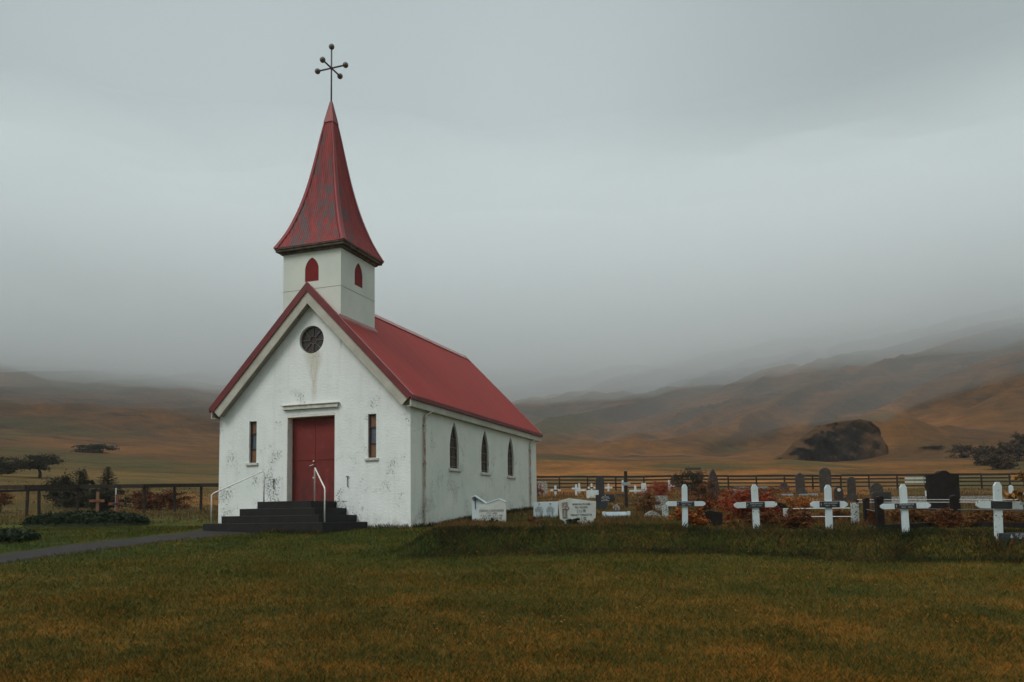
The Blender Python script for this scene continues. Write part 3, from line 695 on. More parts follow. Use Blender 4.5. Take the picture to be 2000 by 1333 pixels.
# handrails
def rail(pl, pu, hl, hu):
    q = MB(); (x0, y0, z0), (x1, y1, z1) = pl, pu
    q.tube([(x0, y0, z0-.02), (x0, y0, z0+hl-.05), (x0+(x1-x0)*.035, y0+(y1-y0)*.035, z0+hl), (x1-(x1-x0)*.03, y1-(y1-y0)*.03, z1+hu), (x1, y1, z1+hu-.05), (x1, y1, z1-.02)], .021, 8)
    q.build('handrail', M['rail'], church, True)
rail((-5.35, -2.33, .15), (-4.30, -1.27, ZP), .90, .93); rail((-1.50, -2.33, .15), (-2.50, -1.30, ZP), .97, .96)
# downpipes
for y_ in (.86, 11.35):
    q = MB(); q.tube([(.17, y_+.28, HE-.31), (.13, y_+.22, HE-.42), (.07, y_+.05, HE-.48), (.06, y_, HE-.58), (.06, y_, .08), (.10, y_-.02, .02)], .036, 10)
    pi_ = q.build('downpipe', M['pipe'], church, True)
    for z in (.45, 1.9, 3.1): q = MB(); q.box(-.001, .105, y_-.05, y_+.05, z, z+.03); q.build('bracket', M['pipe'], pi_)

# ------------------------------------------------------------------ graveyard builders
def text(body, size, x, z, y, m, parent, name='lettering', width=None, align='CENTER'):
    c = bpy.data.curves.new(name, 'FONT'); c.body = body; c.size = size; c.extrude = .002; c.align_x = align; c.align_y = 'CENTER'; c.resolution_u = 2
    o = bpy.data.objects.new(name, c); col.objects.link(o); bpy.context.view_layer.update()
    me = bpy.data.meshes.new_from_object(o.evaluated_get(bpy.context.evaluated_depsgraph_get())); bpy.data.objects.remove(o)
    vs = np.array([v.co[:] for v in me.vertices]); wd = np.ptp(vs[:, 0]) if len(vs) else 1; k = width/wd if width else 1
    for v in me.vertices: v.co = Vector((x + v.co.x*k, y - v.co.z, z + v.co.y))
    me.name = name; me.materials.clear(); return link(name, me, m, parent)
def latin(q, x, z, h, w, y0, y1, t_=.02, up=.62):
    """upright of a cross and its arm joined in one outline"""
    za = z + h*up; a = t_/2
    q.prism([(x-a, z), (x+a, z), (x+a, za-a), (x+w/2, za-a), (x+w/2, za+a), (x+a, za+a), (x+a, z+h), (x-a, z+h), (x-a, za+a), (x-w/2, za+a), (x-w/2, za-a), (x-a, za-a)], y0, y1); return q
def white_cross(u, vb, vt, va0, va1, ua0, ua1, upost, pl, label, lean=0., rz=0., worn_=False, D=None, group='white wooden crosses in the front row', hook=False, names=None, mats=None):
    p = atD(u, D) if D else at(u, vb)
    s = px(p); t_ = empty('wooden_cross', p, YAW+rz, label, 'cross', group, tilt=(0, lean)); Z = lambda v: (vb-v)*s
    hw = (upost[1]-upost[0])/2*s; H_ = Z(vt); m_ = mats or (M['wornwhite'] if worn_ else M['whitewood'])
    q = MB(); q.prism([(-hw, -.25), (hw, -.25), (hw, H_-hw*1.05), (hw*.38, H_), (-hw*.38, H_), (-hw, H_-hw*1.05)], -.03, .03, bev=.0025); q.build('post', m_, t_)
    a0, a1, z0, z1 = (ua0-u)*s, (ua1-u)*s, Z(va1), Z(va0); zc_, hh = (z0+z1)/2, (z1-z0)/2; k = hh*1.05
    q = MB(); q.prism([(a0, zc_-hh*.35), (a0+k, z0), (a1-k, z0), (a1, zc_-hh*.35), (a1, zc_+hh*.35), (a1-k, z1), (a0+k, z1), (a0, zc_+hh*.35)], -.056, -.031, bev=.003); q.build('arm', m_, t_)
    if pl:
        b0, b1 = (pl[0]-u)*s, (pl[1]-u)*s
        q = MB(); q.box(b0, b1, -.064, -.0565, z0+.004, z1-.004); po = q.build('name_plate', M['plaque'], t_)
        if names:
            latin(q := MB(), b0+.035*(b1-b0)/.45, zc_-.03, .06, .035, -.0675, -.0645, .006); q.build('cross_mark', M['letter'], po)
            text(names[0], .045, (b0+b1)/2+.02, zc_+.022, -.0655, M['letter'], po, width=(b1-b0)*.66)
            text(names[1], .036, (b0+b1)/2+.02, zc_-.026, -.0655, M['letter'], po, width=(b1-b0)*.52)
    return t_
def outline(shape, w, H_, rs=1):
    r_ = random.Random(rs); h = w/2
    if shape == 'round': return [(-h, 0), (h, 0)] + [(h*math.cos(a), H_-h*.9+h*.9*math.sin(a)) for a in np.linspace(0, math.pi, 15)]
    if shape == 'soft': return [(-h, 0), (h, 0), (h, H_-h*.6)] + [(h*math.cos(a), H_-h*.6+h*.6*math.sin(a)) for a in np.linspace(.25, math.pi-.25, 9)] + [(-h, H_-h*.6)]
    if shape == 'box': return [(-h, 0), (h, 0), (h, H_), (-h, H_)]
    if shape == 'bump': return [(-h, 0), (h, 0), (h, H_*.92), (h*.38, H_*.935), (h*.2, H_*.99), (0, H_), (-h*.2, H_*.99), (-h*.38, H_*.935), (-h, H_*.91)]
    if shape == 'rough':
        pts = [(-h, 0), (h*.9, 0)]; n = 9
        for i in range(n): f = i/(n-1); pts.append((h*(1-.55*f**2)+r_.uniform(-.12, .1)*h, H_*(.15+.7*f)))
        pts.append((h*.12, H_*.93)); pts.append((0, H_)); pts.append((-h*.25, H_*.95))
        for i in range(n): f = 1-i/(n-1); pts.append((-h*(1-.45*f**2)+r_.uniform(-.1, .12)*h, H_*(.12+.72*f)))
        return pts
    if shape == 'quarter': return [(-h, 0), (h, 0)] + [(-h+2*h*math.cos(a), H_*.25+H_*.75*math.sin(a)) for a in np.linspace(.1, math.pi/2, 10)] + [(-h, H_)]
    if shape == 'slant': return [(-h, 0), (h*.8, 0), (h, H_*.35), (h*.55, H_), (-h, H_)]
def stone(name, label, cat, u0, u1, vt, vb, shape, m, thick=.14, D=None, rz=0., group=None, sink=.12, bev=.012, lean=0., base=None):
    uc = (u0+u1)/2; p = atD(uc, D) if D else at(uc, vb); s = px(p)
    zt = EYE + ray(uc, vt).z/ (lambda d: (-d.x*math.sin(YAW)+d.y*math.cos(YAW)))(ray(uc, vt))*dep(p)
    H_ = zt - p.z; w = (u1-u0)*s
    pts = [(a, b_*(H_+sink)/H_-sink) for a, b_ in outline(shape, w, H_, int(u0))]
    q = MB(); q.prism(pts, -thick/2, thick/2, bev=bev)
    if base is None:
        o = q.build(name, m, None, False); o.location = p; o.rotation_euler = (lean, 0, YAW+rz); tag(o, label, cat, group); return o
    t_ = empty(name, p, YAW+rz, label, cat, group); q.build('slab', m, t_)
    bw, bh = base; q = MB(); q.box(-w/2-bw, w/2+bw, -thick/2-.08, thick/2+.08, -sink, bh, .01); q.build('base', m, t_); return t_
def leaves(cen, rad_, n, ls, seed=0, blobs=18, flat=.5, up=0.25, tri=False, hollow=.55):
    """n leaf faces gathered in clumps inside an ellipsoid; returns verts, faces"""
    g = np.random.default_rng(seed); bc = g.normal(size=(blobs, 3)); bc /= np.linalg.norm(bc, axis=1)[:, None]; bc *= (g.random((blobs, 1))**.4)*.86
    br = g.uniform(.12, .40, blobs); k = g.integers(0, blobs, n); d = g.normal(size=(n, 3)); d /= np.linalg.norm(d, axis=1)[:, None]
    rr_ = hollow + (1-hollow)*g.random((n, 1)); P = (bc[k] + d*rr_*br[k][:, None]); out_ = g.random((n, 1)) < .10; P = P*np.where(out_, g.uniform(1.05, 1.3, (n, 1)), 1.)*(1+.25*np.sin(P[:, :1]*7+seed)*np.cos(P[:, 1:2]*6+P[:, 2:]*8)); P = P*np.array(rad_)+np.array(cen)
    P[:, 2] = np.where(P[:, 2] < .02, g.random(n)*.15, P[:, 2])
    a = g.normal(size=(n, 3)); a /= np.linalg.norm(a, axis=1)[:, None]; a[:, 2] = a[:, 2]*.6+up; b_ = np.cross(a, g.normal(size=(n, 3))); b_ /= np.linalg.norm(b_, axis=1)[:, None]
    L = ls*g.uniform(.6, 1.4, (n, 1)); A, B = a*L, b_*L*flat
    V = np.stack([P-A*.5, P+B*.5, P+A*.5, P-B*.5], 1).reshape(-1, 3); return V, np.arange(n*4).reshape(n, 4)
def stems(base, top, n, r_, seed=1, spread=.7, m='bark'):
    g = random.Random(seed); q = MB()
    for _ in range(n):
        x, y = g.uniform(-1, 1)*top[0]*.35, g.uniform(-1, 1)*top[1]*.35; ex, ey = x*2.2*spread+g.uniform(-.1, .1), y*2.2*spread+g.uniform(-.1, .1)
        q.tube([(x*.3, y*.3, -.1), (x*.8, y*.8, top[2]*.45), (ex, ey, top[2]*g.uniform(.75, 1.05))], [r_, r_*.7, r_*.25], 5)
    return q
def bush(label, u0, u1, vt, vb, mats_, n, ls, D=None, name='bush', cat='bush', seed=0, depth=.8, group=None, blobs=20, nst=9, hollow=.55, flat=.5, squash=1.):
    uc = (u0+u1)/2; p = atD(uc, D) if D else at(uc, vb); d_ = ray(uc, vt)
    zt = EYE + d_.z/(-d_.x*math.sin(YAW)+d_.y*math.cos(YAW))*dep(p); H_ = max(zt-p.z, .08); w = (u1-u0)/2*px(p)
    t_ = empty(name, p, YAW, label, cat, group)
    V, F = leaves((0, 0, H_*.5), (w*1.12, w*depth, H_*.56*squash), n, ls, seed, blobs, flat=flat, hollow=hollow)
    npmesh('foliage', V, F, mats_, None, t_, smooth=False)
    stems(0, (w, w*depth, H_*.9), nst, max(.006, H_*.012), seed).build('stems', M['bark'], t_); return t_
def blades(x, y, z, h, w, seed=0, lean=.35):
    g = np.random.default_rng(seed); n = len(x); a = g.random(n)*math.pi*2; ca, sa = np.cos(a), np.sin(a); b_ = g.random(n)*math.pi*2
    l = h*lean*g.uniform(.2, 1.4, n); lx, ly = np.cos(b_)*l, np.sin(b_)*l
    V = np.empty((n, 4, 3)); V[:, 0] = np.stack([x-ca*w/2, y-sa*w/2, z-.01], 1); V[:, 1] = np.stack([x+ca*w/2, y+sa*w/2, z-.01], 1)
    V[:, 2] = np.stack([x+lx*.45+ca*w*.38, y+ly*.45+sa*w*.38, z+h*.6], 1); V[:, 3] = np.stack([x+lx, y+ly, z+h], 1)
    F = np.stack([np.array([0, 1, 2]), np.array([0, 2, 3])])[None] + (np.arange(n)*4)[:, None, None]
    return V.reshape(-1, 3), F.reshape(-1, 3)
def scatter(n, d0, d1, a0, a1, seed):
    g = np.random.default_rng(seed); D = np.exp(g.uniform(math.log(d0), math.log(d1), n)); a = g.uniform(a0, a1, n); X = D*np.tan(a)
    x, y = CX + Rt.x*X - math.sin(YAW)*D, CY + Rt.y*X + math.cos(YAW)*D; return x, y, X, D
def offchurch(x, y, m_=.05): return ~((x > -WD-m_) & (x < m_) & (y > -m_) & (y < LN+m_)) & ~((x > XC-2.06) & (x < XC+2.06) & (y > -2.49) & (y < .1))

# ------------------------------------------------------------------ grasses
x, y, X, D = scatter(520000, 4.2, 27, -R(37), R(37), 21)
k = offchurch(x, y) & (pathdist(x, y) > PW*.86 + .12*vnoise(x, y, .3, 2)); x, y, X, D = x[k], y[k], X[k], D[k]
pt = vnoise(x, y, .9, 33)
h = (.022+.030*rng.random(len(x))**1.5 + .055*np.clip(pt, 0, 1)*np.clip(vnoise(x, y, .22, 35)+.5, 0, 1))*np.clip(.75+D/30, .8, 1.6); w = .0023*np.clip(D/5, 1, 5)
V, F = blades(x, y, gz(x, y), h, w, 5, .8)
o = npmesh('grass', V, F, M['lawnblade'], 'stuff', None, False); tag(o, 'short mown green and yellow autumn grass of the foreground lawn', 'grass')
# weeds on the bank below the graves
x, y, X, D = scatter(330000, 13, 21, -R(8), R(37), 22)
edge = 16.9 - 2.5*ss(X, 1.2, 10.5) + .35*vnoise(X, D, 2.2, 8); sid = ss(X - .4*vnoise(X, D, 1.5, 3), -2.7, -1.5)
dens = np.where(D < edge, np.exp(-((D-edge)/.35)**2), np.exp(-np.maximum(D-edge-1.2, 0)/1.3))*sid
k = (rng.random(len(x)) < dens) & offchurch(x, y); x, y, X, D = x[k], y[k], X[k], D[k]
pt = vnoise(x, y, .8, 44); h = (.04+.08*rng.random(len(x))**3 + .17*np.clip(pt, 0, 1)*np.clip(vnoise(x, y, .25, 45)+.6, 0, 1.3))*(1-.55*ss(D-edge[k], .9, 1.6)); w = .0075*np.ones(len(x))
V, F = blades(x, y, gz(x, y), h, w, 6, .7)
o = npmesh('weeds', V, F, M['weed'], 'stuff', None, False); tag(o, 'rank dark green weeds and grass on the turf bank below the graves', 'weeds')
# long dry grass among and behind the graves
x, y, X, D = scatter(300000, 18.5, 62, -R(37), R(37), 23)
k = offchurch(x, y, .0) & ((X > -2.2) | (D > 28.5)) & (rng.random(len(x)) < np.where(X > -2, .95, .5)*(.35+.65*(vnoise(x, y, 2.1, 50) > -.1))); x, y, X, D = x[k], y[k], X[k], D[k]
h = (.06+.13*rng.random(len(x))**1.5)*(.7+.6*np.clip(vnoise(x, y, 1.6, 9)+.3, 0, 1)); w = .010*np.clip(D/22, 1, 3)
V, F = blades(x, y, gz(x, y), h, w, 7, .5)
o = npmesh('long_grass', V, F, M['dry'], 'stuff', None, False); tag(o, 'long dry brown and olive grass among the graves', 'long grass')

fx, fy = [], []
for u_, v_, n_, sp_ in ((1338, 1035, 260, .22), (1478, 1038, 260, .22), (1620, 1040, 260, .22), (1770, 1043, 300, .22), (1951, 1055, 320, .2), (955, 1023, 700, .55), (1066, 1014, 450, .45), (1128, 1028, 600, .6), (1205, 1015, 400, .5), (1671, 1029, 200, .25), (1720, 1041, 260, .25), (560, 1036, 0, 1)):
    p = at(u_, v_); fx.append(p.x + rng.normal(size=n_)*sp_*Rt.x*1.0 + rng.normal(size=n_)*.09); fy.append(p.y + (fx[-1]-p.x)*Rt.y/Rt.x + rng.normal(size=n_)*.08 - .08)
# and along the foot of the church walls and the steps
g_ = rng.random(2600)*7; fx.append(-g_); fy.append(-.03-np.abs(rng.normal(size=2600))*.07)
g_ = rng.random(4200)*12.3; fx.append(.03+np.abs(rng.normal(size=4200))*.08); fy.append(g_)
g_ = rng.uniform(-1, 1, 1300)*2.08; fx.append(XC+g_); fy.append(-2.50-np.abs(rng.normal(size=1300))*.05)
fx, fy = np.concatenate(fx), np.concatenate(fy); k = offchurch(fx, fy, 0.) & (pathdist(fx, fy) > PW*.9); fx, fy = fx[k], fy[k]
V, F = blades(fx, fy, gz(fx, fy), .06+.13*rng.random(len(fx))**2, np.full(len(fx), .008), 9, .6)
o = npmesh('grass_tufts', V, F, M['weed'], 'stuff', None, False); tag(o, 'longer uncut grass at the foot of walls, crosses and headstones', 'grass')

# ------------------------------------------------------------------ front row of white crosses
NM = [('GUDRUN JONSDOTTIR', '1881 - 1953'), ('EINAR SIGURDSSON', '1874 - 1949'), ('JON OLAFSSON', '1869 - 1941'), ('KRISTIN JONSDOTTIR', '1899 - 1972'), ('', '')]
white_cross(1338.5, 1034, 947, 980, 989.5, 1300, 1378, (1333.6, 1343.8), (1321.5, 1355.5), 'white wooden cross standing over a clump of orange and yellow leaves', .012, .05, names=NM[0])
white_cross(1478, 1037, 947, 981, 992.5, 1435.7, 1519, (1471.5, 1484), (1459, 1495), 'white wooden cross with bolt hole, in front of the large red bush', -.016, -.04, True, names=NM[1])
white_cross(1620, 1039, 948, 980, 992.5, 1583, 1656, (1614, 1626.5), (1600.5, 1640), 'white wooden cross with worn arm tip beside the speckled white concrete post', .008, .02, names=NM[2])
white_cross(1769.5, 1042, 947, 984, 995, 1722, 1818, (1763, 1775.5), (1749, 1790), 'white wooden cross just right of the round-topped dark concrete post', -.012, -.05, names=NM[3])
white_cross(1951, 1054, 944, 981, 996, 1905.5, 2003, (1944, 1958.5), (1934, 1975), 'tallest white wooden cross, leaning, its arm partly hidden by orange leaves', .035, .0, True, names=None)

# ------------------------------------------------------------------ white headstones near the church
# double-peaked stone
p = at(955, 1023); s = px(p); t_ = empty('headstone', p, YAW-.12, 'white headstone with two peaks like a zigzag, closest to the church wall', 'headstone')
f = lambda a, b_: ((a-370)/5*s, (612-b_)/5*s)
q = MB(); q.prism([f(203, 640), f(372, 640), f(372, 436), f(348, 414), f(235, 338), f(203, 356)], .02, .14, bev=.006); q.build('cross_panel', M['marble2'], t_)
q = MB(); q.prism([f(270, 640), f(541, 640), f(541, 405), f(475, 374), f(350, 414), f(270, 442)], -.09, .019, bev=.006); sl_ = q.build('inscribed_slab', M['marble'], t_)
q = MB(); q.prism([f(199, 357), f(235, 333), f(350, 411), f(475, 369), f(546, 402), f(541, 412), f(475, 381), f(350, 421), f(235, 346), f(203, 364)], -.105, .155); q.build('coping', M['marble2'], t_)
q = MB(); latin(q, *f(237, 470), 110/5*s, 36/5*s, -.0, .0195, .022, .8); q.build('cross_relief', M['iron'], t_)
for body, z_, sz, wd in (('JÓNATAN G. JÓNATANSSON', 489, .105, 238), ('LITLU - HEIÐI', 514, .085, 105), ('F. 20. 4. 1904   D. 9. 7. 1987', 538, .085, 215), ('HVÍLIR ER AMMARA HJÁ', 561, .085, 195)):
    text(body, sz, f(402, z_)[0], f(402, z_)[1], -.092, M['ink'], sl_, width=wd/5*s)
text('∞', .1, f(300, 594)[0], f(300, 594)[1], -.092, M['ink'], sl_, name='ornament')
# vase
p = at(924.5, 1019); s = px(p); q = MB(); q.tube([(0, 0, -.02), (0, 0, .02), (0, 0, 10.5*s)], [.03, .034, .058], 12); o = q.build('grave_vase', M['granite'], None, True); o.location = p; tag(o, 'small dark vase at the foot of the zigzag headstone', 'vase')
# twin plate
p = at(1066, 1013); s = px(p); t_ = empty('headstone', p, YAW-.02, 'white rectangular headstone with two small crosses over two columns of names', 'headstone')
f = lambda a, b_: ((a-925)/5*s, (565-b_)/5*s)
q = MB(); q.prism([f(805, 610), f(1040, 610), f(1048, 402), f(808, 405)], -.05, .05, bev=.006); sb_ = q.build('slab', M['marble2'], t_)
for cx_, L_ in ((862, ['HÉR HV', 'BRAGADÓ S', 'SIGURÐUR', '1. 4. 1898', '8. 7. 1970']), (970, ['EINN DAG', 'SVEINN', 'JÓNSSONAR S', '3. 26. 1. 1897', 'D. 28. 4. 1971'])):
    q = MB(); latin(q, *f(cx_, 444), 30/5*s, 24/5*s, -.055, -.0505, .012, .66); q.build('cross_mark', M['brownink'] if cx_ < 900 else M['ink'], sb_)
    for i_, b_ in enumerate(L_): text(b_, .08, f(cx_, 460+i_*18)[0], f(cx_, 460+i_*18)[1], -.052, M['ink'], sb_, width=(48 if i_ == 0 else 78 if i_ in (1, 2) else 62)/5*s)
# peaked stone with cross relief
p = at(1128, 1027); s = px(p); t_ = empty('headstone', p, YAW+.05, 'large cream white headstone with off-centre peak and a cross on a beige panel', 'headstone')
f = lambda a, b_: ((a-1242)/5*s, (635-b_)/5*s)
q = MB(); q.prism([f(1115, 660), f(1395, 660), f(1395, 572), f(1418, 562), f(1425, 405), f(1160, 371), f(1060, 396), f(1074, 572), f(1112, 585)], -.08, .08, bev=.008); sb_ = q.build('slab', M['marble'], t_)
q = MB(); q.prism([f(1094, 566), f(1140, 566), f(1140, 490), f(1164, 470), f(1150, 440), f(1145, 405), f(1088, 412)], -.088, -.0805); q.build('panel', M['beige'], sb_)
q = MB(); latin(q, *f(1120, 552), 118/5*s, 50/5*s, -.100, -.0885, .035, .70); q.build('cross_relief', M['marble'], sb_)
q = MB(); latin(q, *f(1120, 546), 106/5*s, 38/5*s, -.106, -.1005, .014, .70); q.build('cross_mark', M['ink'], sb_)
for body, z_, sz, wd in (('HJÓNIN FRÁ LITLU HEIÐI', 430, .075, 175), ('PÁLL PÁLSSON', 460, .085, 120), ('F. 11. 2. 1886', 487, .06, 85), ('D. 16. 5. 1972', 503, .06, 85), ('MARGRÉT TÓMASDÓTTIR', 534, .085, 205), ('F. 12. 4. 1894', 562, .06, 95), ('D. 24. 12. 1984', 579, .06, 95)):
    text(body, sz, f(1278, z_)[0], f(1278, z_)[1], -.0825, M['ink'], sb_, width=wd/5*s)
# low slab
p = at(1205, 1014); s = px(p); t_ = empty('grave_slab', p, YAW, 'low pale blue-grey slab with white ends tilted in the grass', 'grave slab')
q = MB(); q.prism([(-23*s, 0), (21*s, 0), (21*s, 14*s), (-20*s, 14*s)], -.0, .35); 
for v in q.bm.verts: v.co.z = v.co.z*(.45 if v.co.y < .1 else 1.0) - (.03 if v.co.z < .01 else 0)
q.build('slab', M['bluegrey'], t_)
for sg in (-1, 1):
    q = MB(); q.box(sg*24.2*s-.03, sg*24.2*s+.03, -.06, .40, -.06, 14.5*s, .01); q.build('end_block', M['marble2'], t_)

# ------------------------------------------------------------------ graves further back, left group
GW = 'small white crosses far back in the graveyard'
def small_cross(u, vb, vt, va, ua0, ua1, pw, label, m=None, rz=0, band=False, D=None):
    p = atD(u, D) if D else at(u, vb); s = px(p); t_ = empty('wooden_cross', p, YAW+rz, label, 'cross', GW); hw = pw/2*s
    q = MB(); q.prism([(-hw, -.1), (hw, -.1), (hw, (vb-vt)*s-hw*.6), (0, (vb-vt)*s), (-hw, (vb-vt)*s-hw*.6)], -.03, .03); q.build('post', m or M['whitewood'], t_)
    q = MB(); q.box((ua0-u)*s, (ua1-u)*s, -.055, -.031, (vb-va)*s-1.7*s, (vb-va)*s+1.7*s, .004); q.build('arm', m or M['whitewood'], t_)
    if band: q = MB(); q.box((ua0-u)*s*.45, (ua1-u)*s*.45, -.062, -.056, (vb-va)*s-1.3*s, (vb-va)*s+1.3*s); q.build('name_plate', M['plaque'], t_)
    return t_
small_cross(1085, 968, 948, 958, 1075.5, 1095, 4, 'small white cross with black plate nearest the church corner', band=True)
small_cross(1125.5, 969, 946, 954.5, 1117, 1134, 4, 'small white cross standing left of the white block headstone, nearest of two overlapping')
small_cross(1131.5, 964, 944, 958, 1126, 1144, 3.4, 'small white cross just behind another one, its arm low on the post')
small_cross(1155.6, 963, 944.5, 953, 1148, 1163, 3.2, 'small white cross rising behind the white block headstone', band=True)
small_cross(1188.5, 960, 945, 953, 1181, 1196, 3.4, 'small white cross right of the tall dark rounded headstone')
small_cross(1241, 965, 948, 959, 1229.5, 1252, 4, 'small white cross with thick arm right of the tall black wooden cross')
small_cross(1307, 958, 937.5, 949.5, 1299, 1317, 4, 'small white cross poking up behind the russet dome-shaped bush')
small_cross(1976, 977, 948, 965, 1972-1, 2006, 8, 'white cross with black plate by the right edge behind the orange leaves', band=True)
o = stone('post', 'thin white post beside the tall black wooden cross', 'post', 1214.8, 1218, 938, 961, 'box', M['whitewood'], .06)
o.name = 'marker_post'
stone('headstone', 'speckled white block headstone left of the tall dark rounded one', 'headstone', 1146, 1169, 958, 973, 'box', M['wornwhite'], .25)
stone('headstone', 'tall dark headstone with rounded top standing behind the grey slate memorial', 'headstone', 1164, 1180.5, 930, 970, 'round', M['granite'], .16)
p = at(1182, 995); s = px(p); t_ = empty('memorial_stone', p, YAW+.1, 'dark slate memorial with slanted side and white lettering on a grey foot', 'memorial')
q = MB(); q.prism([(-18*s, 13*s), (14*s, 13*s), (21*s, 17*s), (16*s, 29*s), (-18*s, 28*s)], -.06, .06, bev=.01); a_ = q.build('slab', M['granite'], t_)
q = MB(); q.prism([(-15*s, -.1), (-2*s, -.1), (4*s, 6*s), (5*s, 12.8*s), (-18*s, 12.8*s), (-18*s, 4*s)], -.10, .08, bev=.01); q.build('foot', M['slate'], t_)
q = MB(); latin(q, 0, 25.6*s, 2.4*s, 1.6*s, -.066, -.0605, .02); q.build('cross_mark', M['whitelet'], a_)
for i_, (b_, w_) in enumerate((('SVEINN JÓNSSON', 13), ('1921 - 1996', 17), ('HVÍL Í FRIÐI', 8), ('BLESSUÐ SÉ MINNING', 16))): text(b_, .06, 0, (23.6-i_*2.4)*s, -.062, M['whitelet'], a_, width=w_*s)
p = at(1223.5, 992); s = px(p); t_ = empty('wooden_cross', p, YAW+.06, 'tall black wooden cross with a pale grey name board', 'cross')
q = MB(); q.box(-3*s, 3*s, -.05, .05, -.2, (992-921)*s, .01); q.build('post', M['darkwood'], t_)
q = MB(); q.box(-8*s, 8.5*s, -.085, -.051, (992-949)*s, (992-943)*s, .006); q.build('name_board', M['bluegrey'], t_)
stone('headstone', 'white leaning headstone with slanted top beside the russet dome-shaped bush', 'headstone', 1253, 1264, 944, 962, 'slant', M['marble2'], .12)
stone('grave_slab', 'flat grey slab lying in front of the tall black wooden cross', 'grave slab', 1204, 1225, 965, 971, 'box', M['greystone'], .6)
p = atD(1058, 41); s = px(p); stone('gate_pillar', 'mottled stone pillar right at the church corner', 'pillar', 1050, 1069, 941, 966, 'box', M['mottled'], .5)
bush('small dark red bush showing just past the church corner', 1042, 1060, 946, 970, M['redleaf'], 1500, .07, seed=3)

# speckled rocks and kerbs
stone('concrete_block', 'speckled white concrete block left of the first white cross', 'concrete block', 1281, 1304, 969, 998, 'box', M['mottled'], .3)
stone('concrete_post', 'short speckled white post before the concrete block', 'post', 1294, 1305, 987, 1014, 'soft', M['speck'], .16)
stone('kerb_wall', 'low lichen-covered stone kerb running left from the short speckled post', 'kerb', 1254, 1294, 998, 1015, 'rough', M['mottled'], .3)
stone('kerb_wall', 'broken lichen-covered kerb in the weeds near the tall black cross', 'kerb', 1196, 1212, 985, 998, 'rough', M['mottled'], .25)
stone('kerb_wall', 'speckled stone kerb below the tall rough headstone', 'kerb', 1432, 1500, 951, 965, 'box', M['mottled'], .3)
# mid headstones
stone('headstone', 'tall jagged rough stone rising above the red bushes', 'headstone', 1383, 1405, 916, 975, 'rough', M['mottdark'], .35)
stone('headstone', 'dark capped pillar headstone left of the tall grey round-topped stone', 'headstone', 1555, 1572, 924, 966, 'bump', M['greystone'], .2, base=(.12, .12))
stone('headstone', 'tallest grey round-topped headstone near the far fence', 'headstone', 1602, 1624, 914, 963, 'round', M['greystone'], .16)
stone('headstone', 'slim grey headstone with softly rounded top and black foot', 'headstone', 1657, 1672, 932, 981, 'soft', M['greystone'], .16, base=(.04, .35))
p_ = at(1638.5, 980); t_ = stone('headstone', 'dark rounded headstone with a round white medallion', 'headstone', 1630, 1647, 951, 980, 'round', M['mottdark'], .14, base=(.05, .06))
q = MB(); s = px(p_); q.prism(circ(0, (980-957.5)*s, 3.3*s, 16), -.085, -.0705); q.build('medallion', M['marble'], t_)
stone('headstone', 'short black stump of a stone beside the medallion headstone', 'headstone', 1648, 1656, 971, 980, 'soft', M['granite'], .14)
stone('headstone', 'low dark rough stone left of the capped pillar headstone', 'headstone', 1522, 1541, 942, 957, 'rough', M['mottdark'], .2)
stone('headstone', 'low brown mottled round-topped stone behind the framed black headstone', 'headstone', 1700, 1724, 944, 966, 'round', M['mottdark'], .25)
p = at(1722, 992); s = px(p); t_ = empty('headstone', p, YAW, 'broad dark headstone with a stone rim round a black face', 'headstone')
q = MB(); q.prism([(-19*s, -.1), (19*s, -.1), (19*s, 30*s), (-15*s, 31*s), (-19*s, 27*s)], -.07, .07, bev=.01); a_ = q.build('slab', M['greystone'], t_)
q = MB(); q.prism([(-16*s, 2*s), (16.4*s, 2*s), (16.4*s, 27*s), (-14*s, 28*s), (-16*s, 25*s)], -.078, -.0705); q.build('face', M['granite'], a_)
t_ = stone('headstone', 'huge dark brown headstone with a small peak, the biggest in the graveyard', 'headstone', 1816, 1873, 919.5, 1006, 'bump', M['basalt'], .28)
stone('headstone', 'white headstone partly hidden behind the huge dark brown one', 'headstone', 1807, 1822, 959, 981, 'slant', M['marble2'], .14, D=dep(at(1812, 981)))
stone('headstone', 'pale speckled low headstone right of the huge dark brown one', 'headstone', 1898, 1928, 969, 982, 'box', M['bluegrey'], .14)
stone('headstone', 'black low block headstone below the red bush, wide and flat-topped', 'headstone', 1361, 1410, 998, 1031, 'bump', M['basalt'], .2)
stone('headstone', 'black headstone with quarter-round top right of the red bush', 'headstone', 1515, 1547, 981, 1018, 'quarter', M['basalt'], .16)
stone('name_tablet', 'small brown tablet behind the foot of the cross with the bolt hole', 'tablet', 1484, 1495, 1008, 1026, 'box', M['greystone'], .06)
for i_, (a0, a1, v0, v1, lb) in enumerate(((1528, 1547, 965.5, 970, 'small pale flat slab beneath the dark rough stone'), (1563, 1595, 965, 969.5, 'long pale flat slab below the capped pillar headstone'), (1338, 1368, 914, 918, 'flat grey stone lying in the field behind the dark bush'))):
    stone('grave_slab' if i_ < 2 else 'flat_stone', lb, 'grave slab' if i_ < 2 else 'stone', a0, a1, v0, v1, 'box', M['bluegrey'] if i_ < 2 else M['greystone'], .5)
stone('kerb_wall', 'lichen-covered low wall between the framed headstone and the huge brown one', 'kerb', 1741, 1812, 970, 984, 'box', M['mottled'], .3)
stone('kerb_wall', 'lichen-covered low wall running right from the huge brown headstone', 'kerb', 1873, 1960, 969, 984, 'box', M['mottled'], .3)
